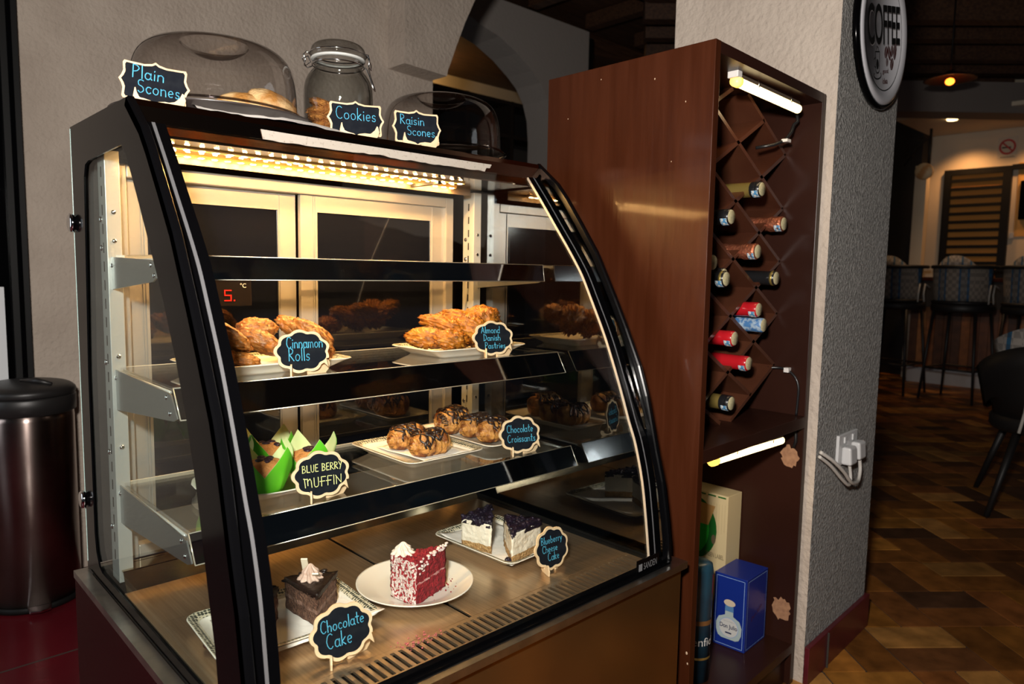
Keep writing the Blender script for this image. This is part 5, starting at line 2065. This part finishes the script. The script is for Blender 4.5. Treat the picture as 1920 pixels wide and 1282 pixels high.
disc(mb, [(.200, 0), (.206, .002), (.208, .010), (.203, .018), (.196, .019), (.190, .004)])
mb.build('rim', [M_black], cs)
M_signw = mat('white enamel', (.50, .50, .53), .3, coat=.2)
mb = MB()
disc(mb, [(.196, .010), (.194, .021), (.182, .0235), (.160, .0185), (.1585, .0165)])
fc = mb.build('face', [M_signw], cs)
mb = MB()
fo = SC + pn * .0175
ring = ellipse(0, 0, .1565, .1565, 64)
ring2 = ellipse(0, 0, .1535, .1535, 64)
for i in range(64):
    j = (i + 1) % 64
    mb.face([fo + pu * ring[i][0] + vz * ring[i][1], fo + pu * ring[j][0] + vz * ring[j][1], fo + pu * ring2[j][0] + vz * ring2[j][1], fo + pu * ring2[i][0] + vz * ring2[i][1]])
mb.build('printed_ring', [M_blackm], fc, recalc=False)
M_shadow = mat('grey print edge', (.22, .20, .20), .5)
M_bean = mat('coffee brown print', (.075, .014, .010), .5)
mb = MB()
fo = SC + pn * .0180
put_text(mb, 'COFFEE', fo + vz * .021, pu, vz, .272, .106, 0, .018, .92)
put_text(mb, 'COFFEE', fo - pn * .0004 + vz * .018 + pu * .003, pu, vz, .272, .106, 1, .018, .92)
mb.build('lettering', [M_blackm, M_shadow], fc, recalc=False)
for bx_, bz_, rx_, rz_, ro in ((.012, -.052, .013, .017, .5), (.040, -.054, .012, .022, -.5), (.064, -.048, .011, .017, .3), (.090, -.050, .013, .024, .35), (.020, -.078, .009, .012, .2), (.062, -.084, .013, .018, .6)):
    mb = MB()
    poly_on(mb, ellipse(bx_, bz_, rx_, rz_, 20, -ro), fo, pu, vz, 0)
    d1 = Vector((math.sin(ro), math.cos(ro)))
    mb.ribbon([fo + pn * .0004 + pu * (bx_ - d1.x * rz_ * .9 + .002) + vz * (bz_ - d1.y * rz_ * .9), fo + pn * .0004 + pu * (bx_ - .003) + vz * bz_, fo + pn * .0004 + pu * (bx_ + d1.x * rz_ * .9 - .001) + vz * (bz_ + d1.y * rz_ * .9)], .0028, pn, 1)
    mb.build('printed_bean', [M_bean, M_signw], fc, recalc=False)
mb = MB()
put_text(mb, 'good', fo + pu * .006 - vz * .104, pu, vz, .048, .016, 0, .02)
put_text(mb, 'idea', fo + pu * .002 - vz * .129, pu, vz, .044, .016, 0, .02)
mb.build('small_lettering', [M_bean], fc, recalc=False)
mb = MB()
mb.ribbon([fo + pu * x + vz * z for x, z in ((-.02, .150), (-.018, .128), (-.004, .114), (.012, .118), (.020, .140), (.020, .152))], .005, pn, 0)
mb.build('printed_loop', [M_bean], fc, recalc=False)
mb = MB()
cup = [(-.078, -.05), (-.044, -.05), (-.047, -.100), (-.054, -.106), (-.068, -.106), (-.075, -.100)]
for i in range(6):
    a, b = cup[i], cup[(i + 1) % 6]
    mb.ribbon([fo + pu * a[0] + vz * a[1], fo + pu * b[0] + vz * b[1]], .0035, pn)
mb.ribbon([fo + pu * x + vz * z for x, z in [(-.061 + .030 * math.cos(R(a)), -.112 + .010 * math.sin(R(a))) for a in range(150, 400, 20)]], .0035, pn)
mb.ribbon([fo + pu * x + vz * z for x, z in ((-.078, -.065), (-.088, -.07), (-.086, -.088), (-.075, -.092))], .003, pn)
mb.ribbon([fo + pu * x + vz * z for x, z in ((-.068, -.045), (-.064, -.036), (-.054, -.040), (-.050, -.048))], .003, pn)
poly_on(mb, ellipse(-.061, -.083, .010, .014, 18), fo, pu, vz)
mb.build('printed_cup', [M_blackm], fc, recalc=False)

pu, vz = flat_u, up_v
# ================================================================== the bar beyond
M_plank = attrmat('varnished bar planks', .4, noise_amt=.3, nscale=14)
bar = thing('bar_counter', 'wooden plank bar counter behind the bar stools', 'bar', (8.9, 1.9, 0))
mb = MB()
lay = mb.bm.loops.layers.float_color.new('tone')
q = random.Random(21)
for k in range(24):
    y0 = .70 + k * .084
    n0 = len(mb.bm.faces)
    mb.box(8.70, 8.73, y0 + .002, y0 + .082, .17, 1.12)
    mb.bm.faces.ensure_lookup_table()
    t_ = q.choice([(.20, .075, .022), (.12, .042, .014), (.26, .11, .035), (.07, .028, .012)])
    for f in mb.bm.faces[n0:]:
        for lp in f.loops:
            lp[lay] = (*t_, 1)
mb.build('plank_front', [M_plank], bar)
mb = MB()
mb.box(8.731, 9.05, .70, 2.716, .0, 1.12)
mb.build('carcass', [M_dark], bar)
mb = MB()
mb.box(8.62, 8.699, .70, 2.716, .84, 1.12)
mb.build('overhang_shade', [M_dark], bar)  # dark board added for the shade under the counter overhang
mb = MB()
mb.box(8.60, 9.10, .66, 2.75, 1.12, 1.16)
mb.build('counter_top', [M_cab], bar, bevel=.006)
mb = MB()
mb.box(8.715, 8.7305, .70, 2.716, .0, .165)
mb.build('kick_plate', [mat('pale kick plate', (.55, .56, .58), .3, .4)], bar)

M_frame = mat('black stool frame', (.010, .009, .009), .5)


def weave(name, cols):
    m = mat(name, cols[0], .75)
    nt = m.node_tree
    b = nt.nodes['Principled BSDF']
    tc = nt.nodes.new('ShaderNodeTexCoord')
    w = nt.nodes.new('ShaderNodeTexWave')
    w.bands_direction = 'Y'
    w.inputs['Scale'].default_value = 1.7
    w.inputs['Distortion'].default_value = .3
    nt.links.new(tc.outputs['Object'], w.inputs['Vector'])
    rp = nt.nodes.new('ShaderNodeValToRGB')
    rp.color_ramp.interpolation = 'CONSTANT'
    rp.color_ramp.elements[0].color = (*cols[0], 1)
    rp.color_ramp.elements[1].position = .62
    rp.color_ramp.elements[1].color = (*cols[1], 1)
    e = rp.color_ramp.elements.new(.85)
    e.color = (*cols[2], 1)
    nt.links.new(w.outputs['Fac'], rp.inputs[0])
    ck = nt.nodes.new('ShaderNodeTexChecker')
    ck.inputs['Scale'].default_value = 30
    nt.links.new(tc.outputs['Object'], ck.inputs['Vector'])
    mx = nt.nodes.new('ShaderNodeMix')
    mx.data_type = 'RGBA'
    mx.inputs['B'].default_value = (.02, .02, .025, 1)
    mm = nt.nodes.new('ShaderNodeMath')
    mm.operation = 'MULTIPLY'
    mm.inputs[1].default_value = .4
    nt.links.new(ck.outputs['Fac'], mm.inputs[0])
    nt.links.new(mm.outputs[0], mx.inputs['Factor'])
    nt.links.new(rp.outputs[0], mx.inputs['A'])
    nt.links.new(mx.outputs['Result'], b.inputs['Base Color'])
    return m


M_weave = weave('striped rope weave', ((.27, .23, .19), (.03, .10, .20), (.18, .17, .16)))
M_cush = weave('striped cushion cloth', ((.34, .31, .28), (.02, .10, .20), (.28, .26, .24)))


def shell(mb, r0, r1, z0, z1, a0, a1, n=22, th=.02, mi=0, m=4):
    L = []
    for k in range(m + 1):
        f = k / m
        r = r0 + (r1 - r0) * f
        z = z0 + (z1 - z0) * f
        L.append(([Vector((r * math.cos(R(a0 + (a1 - a0) * i / n)), r * math.sin(R(a0 + (a1 - a0) * i / n)), z)) for i in range(n + 1)],
                  [Vector(((r - th) * math.cos(R(a0 + (a1 - a0) * i / n)), (r - th) * math.sin(R(a0 + (a1 - a0) * i / n)), z)) for i in range(n + 1)]))
    loops = [o_ + i_[::-1] for o_, i_ in L]
    mb.rings(loops, mi, True, True, True)


def stool(label, loc, rz):
    t = thing('bar_stool', label, 'stool', loc, rz, 'woven bar stools at the bar')
    mb = MB()
    shell(mb, .245, .265, .93, 1.245, 100, 260)
    mb.build('backrest', [M_weave], t, world=False)
    for z, r, nm in ((1.255, .265, 'top_rail'), (.925, .245, 'bottom_rail')):
        mb = MB()
        mb.tube([(r * math.cos(R(a)) - .008, r * math.sin(R(a)), z) for a in range(70, 291, 10)], .017, 8)
        mb.build(nm, [M_frame], t, world=False)
    mb = MB()
    mb.lathe([(.0005, .835), (.25, .835), (.262, .85), (.262, .90), (.24, .922), (.0005, .925)], (0, 0, 0), 32)
    mb.build('seat', [M_frame], t, world=False)
    mb = MB()
    shell(mb, .225, .235, .96, 1.36, 130, 230, th=.05)
    for v in mb.bm.verts:
        a = math.atan2(v.co.y, -v.co.x)
        if v.co.z > 1.2:
            v.co.z -= .13 * (abs(a) / R(50)) ** 2.2
    mb.build('back_cushion', [M_cush], t, world=False)
    for sx in (-1, 1):
        for sy in (-1, 1):
            mb = MB()
            mb.tube([(.17 * sx, .18 * sy, .84), (.235 * sx, .235 * sy, .0)], [.016, .012], 8)
            mb.build('leg', [M_frame], t, world=False)
    mb = MB()
    c4 = [(.212 * sx, .215 * sy, .30) for sx, sy in ((-1, -1), (1, -1), (1, 1), (-1, 1), (-1, -1))]
    mb.tube(c4, .010, 6)
    mb.build('foot_rail', [M_frame], t, world=False)
    for s in (-1, 1):
        mb = MB()
        p = Vector((-.10, .262 * s, 1.06))
        mb.tube([p, p + Vector((-.05, .02 * s, .03)), p + Vector((-.07, .02 * s, -.06)), p + Vector((-.06, .015 * s, -.14))], .007, 6)
        mb.build('cushion_tie', [mat('cream tie', (.46, .44, .40), .8)], t, world=False)


stool('woven bar stool half hidden behind the grey pillar', (7.75, 2.56, 0), R(-6))
stool('woven bar stool standing in front of the barred door', (7.75, 1.97, 0), R(-8))
stool('woven bar stool cut by the right edge of the photo', (7.75, 1.40, 0), R(-8))

ch = thing('tub_chair', 'low black tub chair with striped cushion nearest at the right edge', 'chair', (4.36, .66, 0), R(18))
mb = MB()
shell(mb, .27, .36, .46, .86, 95, 265, th=.03)
for v in mb.bm.verts:
    a = math.atan2(v.co.y, -v.co.x)
    if v.co.z > .6:
        v.co.z -= .16 * (abs(a) / R(85)) ** 2
mb.build('backrest', [M_frame], ch, world=False)
mb = MB()
shell(mb, .238, .322, .50, .95, 110, 250, th=.05)
for v in mb.bm.verts:
    a = math.atan2(v.co.y, -v.co.x)
    if v.co.z > .6:
        v.co.z -= .16 * (abs(a) / R(85)) ** 2 - .0
    v.co.x += .004
mb.build('back_cushion', [M_cush], ch, world=False)
mb = MB()
mb.lathe([(.0005, .40), (.27, .40), (.285, .42), (.285, .46), (.26, .49), (.0005, .50)], (0, 0, 0), 32)
mb.build('seat', [M_frame], ch, world=False)
for sx in (-1, 1):
    for sy in (-1, 1):
        mb = MB()
        mb.tube([(.17 * sx, .18 * sy, .41), (.28 * sx, .29 * sy, 0)], [.02, .013], 8)
        mb.build('leg', [M_frame], ch, world=False)
for s in (.6, 1.0):
    mb = MB()
    p = Vector((-.30, .16 * s, .56))
    mb.tube([p, p + Vector((-.06, .02, .03)), p + Vector((-.11, .03, -.02)), p + Vector((-.14, .05 * s, -.11))], .007, 6)
    mb.build('cushion_tie', [mat('cream tie', (.46, .44, .40), .8)], ch, world=False)

# barred door on the bar wall
dr = thing('slatted_door', 'black framed door with horizontal bars over a painted amber glow on the bar wall', 'door', (9.46, 2.36, 0))
mb = MB()
mb.box(9.485, 9.498, 2.11, 2.62, .40, 2.33)
mb.build('glow_backing', [mat('amber glow paint', (.70, .31, .06), .7)], dr)  # amber colour stands in for the lit room behind the bars
for y0, y1, z0, z1 in ((2.62, 2.69, .0, 2.39), (2.03, 2.11, .0, 2.39), (2.11, 2.62, 2.325, 2.39)):
    mb = MB()
    mb.box(9.44, 9.498, y0, y1, z0, z1)
    mb.build('door_frame', [M_blackm], dr)
for k in range(20):
    z = 2.262 - .0935 * k
    mb = MB()
    mb.box(9.45, 9.475, 2.11, 2.62, z - .018, z + .018)
    mb.build('bar', [M_blackm], dr)
mb = MB()
mb.box(9.44, 9.498, 1.2, 2.03, 2.345, 2.40)
struct(mb.build('trim_4', [M_blackm]))
tv = MB().box(9.45, 9.488, 1.30, 1.945, 1.80, 2.22).build('television', [M_black], bevel=.006)
tag(tv, 'black screen at the right edge of the photo on the bar wall', 'television')
o = MB().box(9.478, 9.498, 1.975, 2.015, 1.60, 1.665).build('light_switch', [M_plastic], bevel=.003)
tag(o, 'small white switch right of the barred door', 'switch')
ns = thing('no_smoking_sign', 'round red no smoking sign on the cream bar wall', 'sign', (9.494, 2.102, 2.60))
mb = MB()
NS = Vector((9.4985, 2.102, 2.602))
nu = Vector((0, -1, 0))
mb.box(9.495, 9.4995, 2.01, 2.195, 2.478, 2.71)
mb.build('sticker', [mat('white sticker', (.62, .55, .45), .5)], ns)
mb = MB()
o1, o2 = ellipse(0, 0, .080, .084, 40), ellipse(0, 0, .060, .063, 40)
no = Vector((9.4940, 2.102, 2.602))
for i in range(40):
    j = (i + 1) % 40
    mb.face([no + nu * o1[i][0] + vz * o1[i][1], no + nu * o1[j][0] + vz * o1[j][1], no + nu * o2[j][0] + vz * o2[j][1], no + nu * o2[i][0] + vz * o2[i][1]])
mb.ribbon([no + nu * -.045 + vz * .045, no + nu * .045 + vz * -.045], .016, (-1, 0, 0))
mb.build('red_ring', [mat('sign red', (.50, .03, .03), .5)], ns, recalc=False)
mb = MB()
mb.ribbon([no + Vector((.0005, 0, 0)) + nu * -.048 + vz * -.006, no + Vector((.0005, 0, 0)) + nu * .03 + vz * -.006], .014, (-1, 0, 0))
mb.ribbon([no + Vector((.0005, 0, 0)) + nu * -.06 + vz * -.11, no + Vector((.0005, 0, 0)) + nu * .07 + vz * -.11], .006, (-1, 0, 0))
mb.build('cigarette', [M_blackm], ns, recalc=False)
# hanging round sign on an iron bracket
hs = thing('hanging_sign', 'small round sign hanging from a wrought iron bracket left of the barred door', 'sign', (8.95, 2.75, 2.40))
mb = MB()
mb.tube([(8.98, 2.72, 2.36), (8.98, 2.72, 2.80)], .014, 6)
for k in range(3):
    c0 = Vector((8.97, 2.80 + .06 * k, 2.68 - .08 * k))
    mb.tube([c0 + Vector((0, .045 * (1 - i / 14) * math.cos(i * .7), .045 * (1 - i / 14) * math.sin(i * .7))) for i in range(13)], .007, 5)
mb.tube([(8.97, 2.72, 2.70), (8.97, 2.84, 2.62), (8.97, 2.97, 2.42)], .009, 6)
mb.build('bracket', [M_frame], hs)
mb = MB()
mb.lathe([(.0005, -.02), (.085, -.02), (.092, -.012), (.092, .012), (.085, .02), (.0005, .02)], (8.95, 2.755, 2.335), 32, axis='X')
mb.build('disc', [mat('cream sign face', (.66, .50, .30), .5, col2=(.50, .26, .10), nscale=9, contrast=(.5, .62))], hs)
# pendant with a red glowing lamp
pd = thing('pendant_lamp', 'dark saucer pendant lamp glowing red under the ceiling', 'lamp', (6.32, 1.81, 2.66))
mb = MB()
mb.lathe(dense([(.02, .075), (.05, .055), (.12, .035), (.175, .012), (.17, .006), (.10, .022), (.03, .045)], 2), (6.32, 1.81, 2.655), 36)
mb.build('shade', [mat('rusty shade', (.02, .008, .006), .5)], pd)
mb = MB()
mb.tube([(6.32, 1.81, 2.72), (6.32, 1.81, 3.44)], .006, 6)
mb.build('cord', [M_blackm], pd)
mb = MB()
mb.ell((6.32, 1.81, 2.648), (.032, .032, .026), 0, 20, 12)
mb.build('bulb', [mat('red hot glow', (1, .3, .05), .4, emit=(1, .17, .015), estr=7)], pd)
light('pendant_glow', 'POINT', (6.32, 1.81, 2.60), .35, (1, .25, .06), shadow_soft_size=.03)
# recessed downlights
for y, lb in ((2.40, 'recessed downlight left of the two above the bar wall'), (1.745, 'recessed downlight at the right edge above the bar wall')):
    mb = MB()
    mb.lathe([(.0005, 0), (.045, 0), (.05, .004), (.05, .02), (.0005, .02)], (8.55, y, 2.78), 24)
    o = mb.build('downlight', [mat('downlight glow', (1, .8, .5), .4, emit=(1, .68, .32), estr=5)])
    tag(o, lb, 'lamp', 'recessed downlights')
mb = MB()
mb.box(8.3, 9.5, 1.2, 2.86, 2.80, 2.84)
struct(mb.build('ceiling_bar', [M_barwall]))

# dark shelving seen past the wall's end
sh = thing('shelf_unit', 'dark wooden shelving seen between the back wall and the wine cabinet', 'shelf', (5.3, 6.1, 0))
mb = MB()
mb.box(4.3, 6.6, 6.25, 6.30, 0, 3.02)
mb.build('back_board', [M_dark], sh)
M_shd = mat('dark stained shelf', (.022, .015, .012), .5)
for x in (4.30, 4.95, 5.60, 6.24):
    mb = MB()
    mb.box(x, x + .05, 5.95, 6.25, 0, 3.02)
    mb.build('upright', [M_shd], sh)
for z in (1.6, 1.95, 2.30, 2.62, 2.98):
    mb = MB()
    mb.box(4.35, 6.24, 5.96, 6.25, z, z + .04)
    mb.build('shelf_board', [M_shd], sh)
for k, (x, z, w_, h_, lb) in enumerate(((5.08, 2.34, .22, .20, 'dim grey box on the second shelf of the dark shelving'), (5.40, 2.34, .08, .24, 'slim dark case beside the grey box on the dark shelving'), (5.70, 2.34, .24, .18, 'dim grey box on the right bay of the dark shelving'), (5.75, 1.99, .26, .20, 'dim box on the lower right bay of the dark shelving'))):
    o = MB().box(x, x + w_, 5.99, 6.18, z, z + h_).build('storage_box', [mat('dim box card', (.05, .045, .042), .7)], bevel=.004)
    tag(o, lb, 'box', 'boxes on the dark shelving')
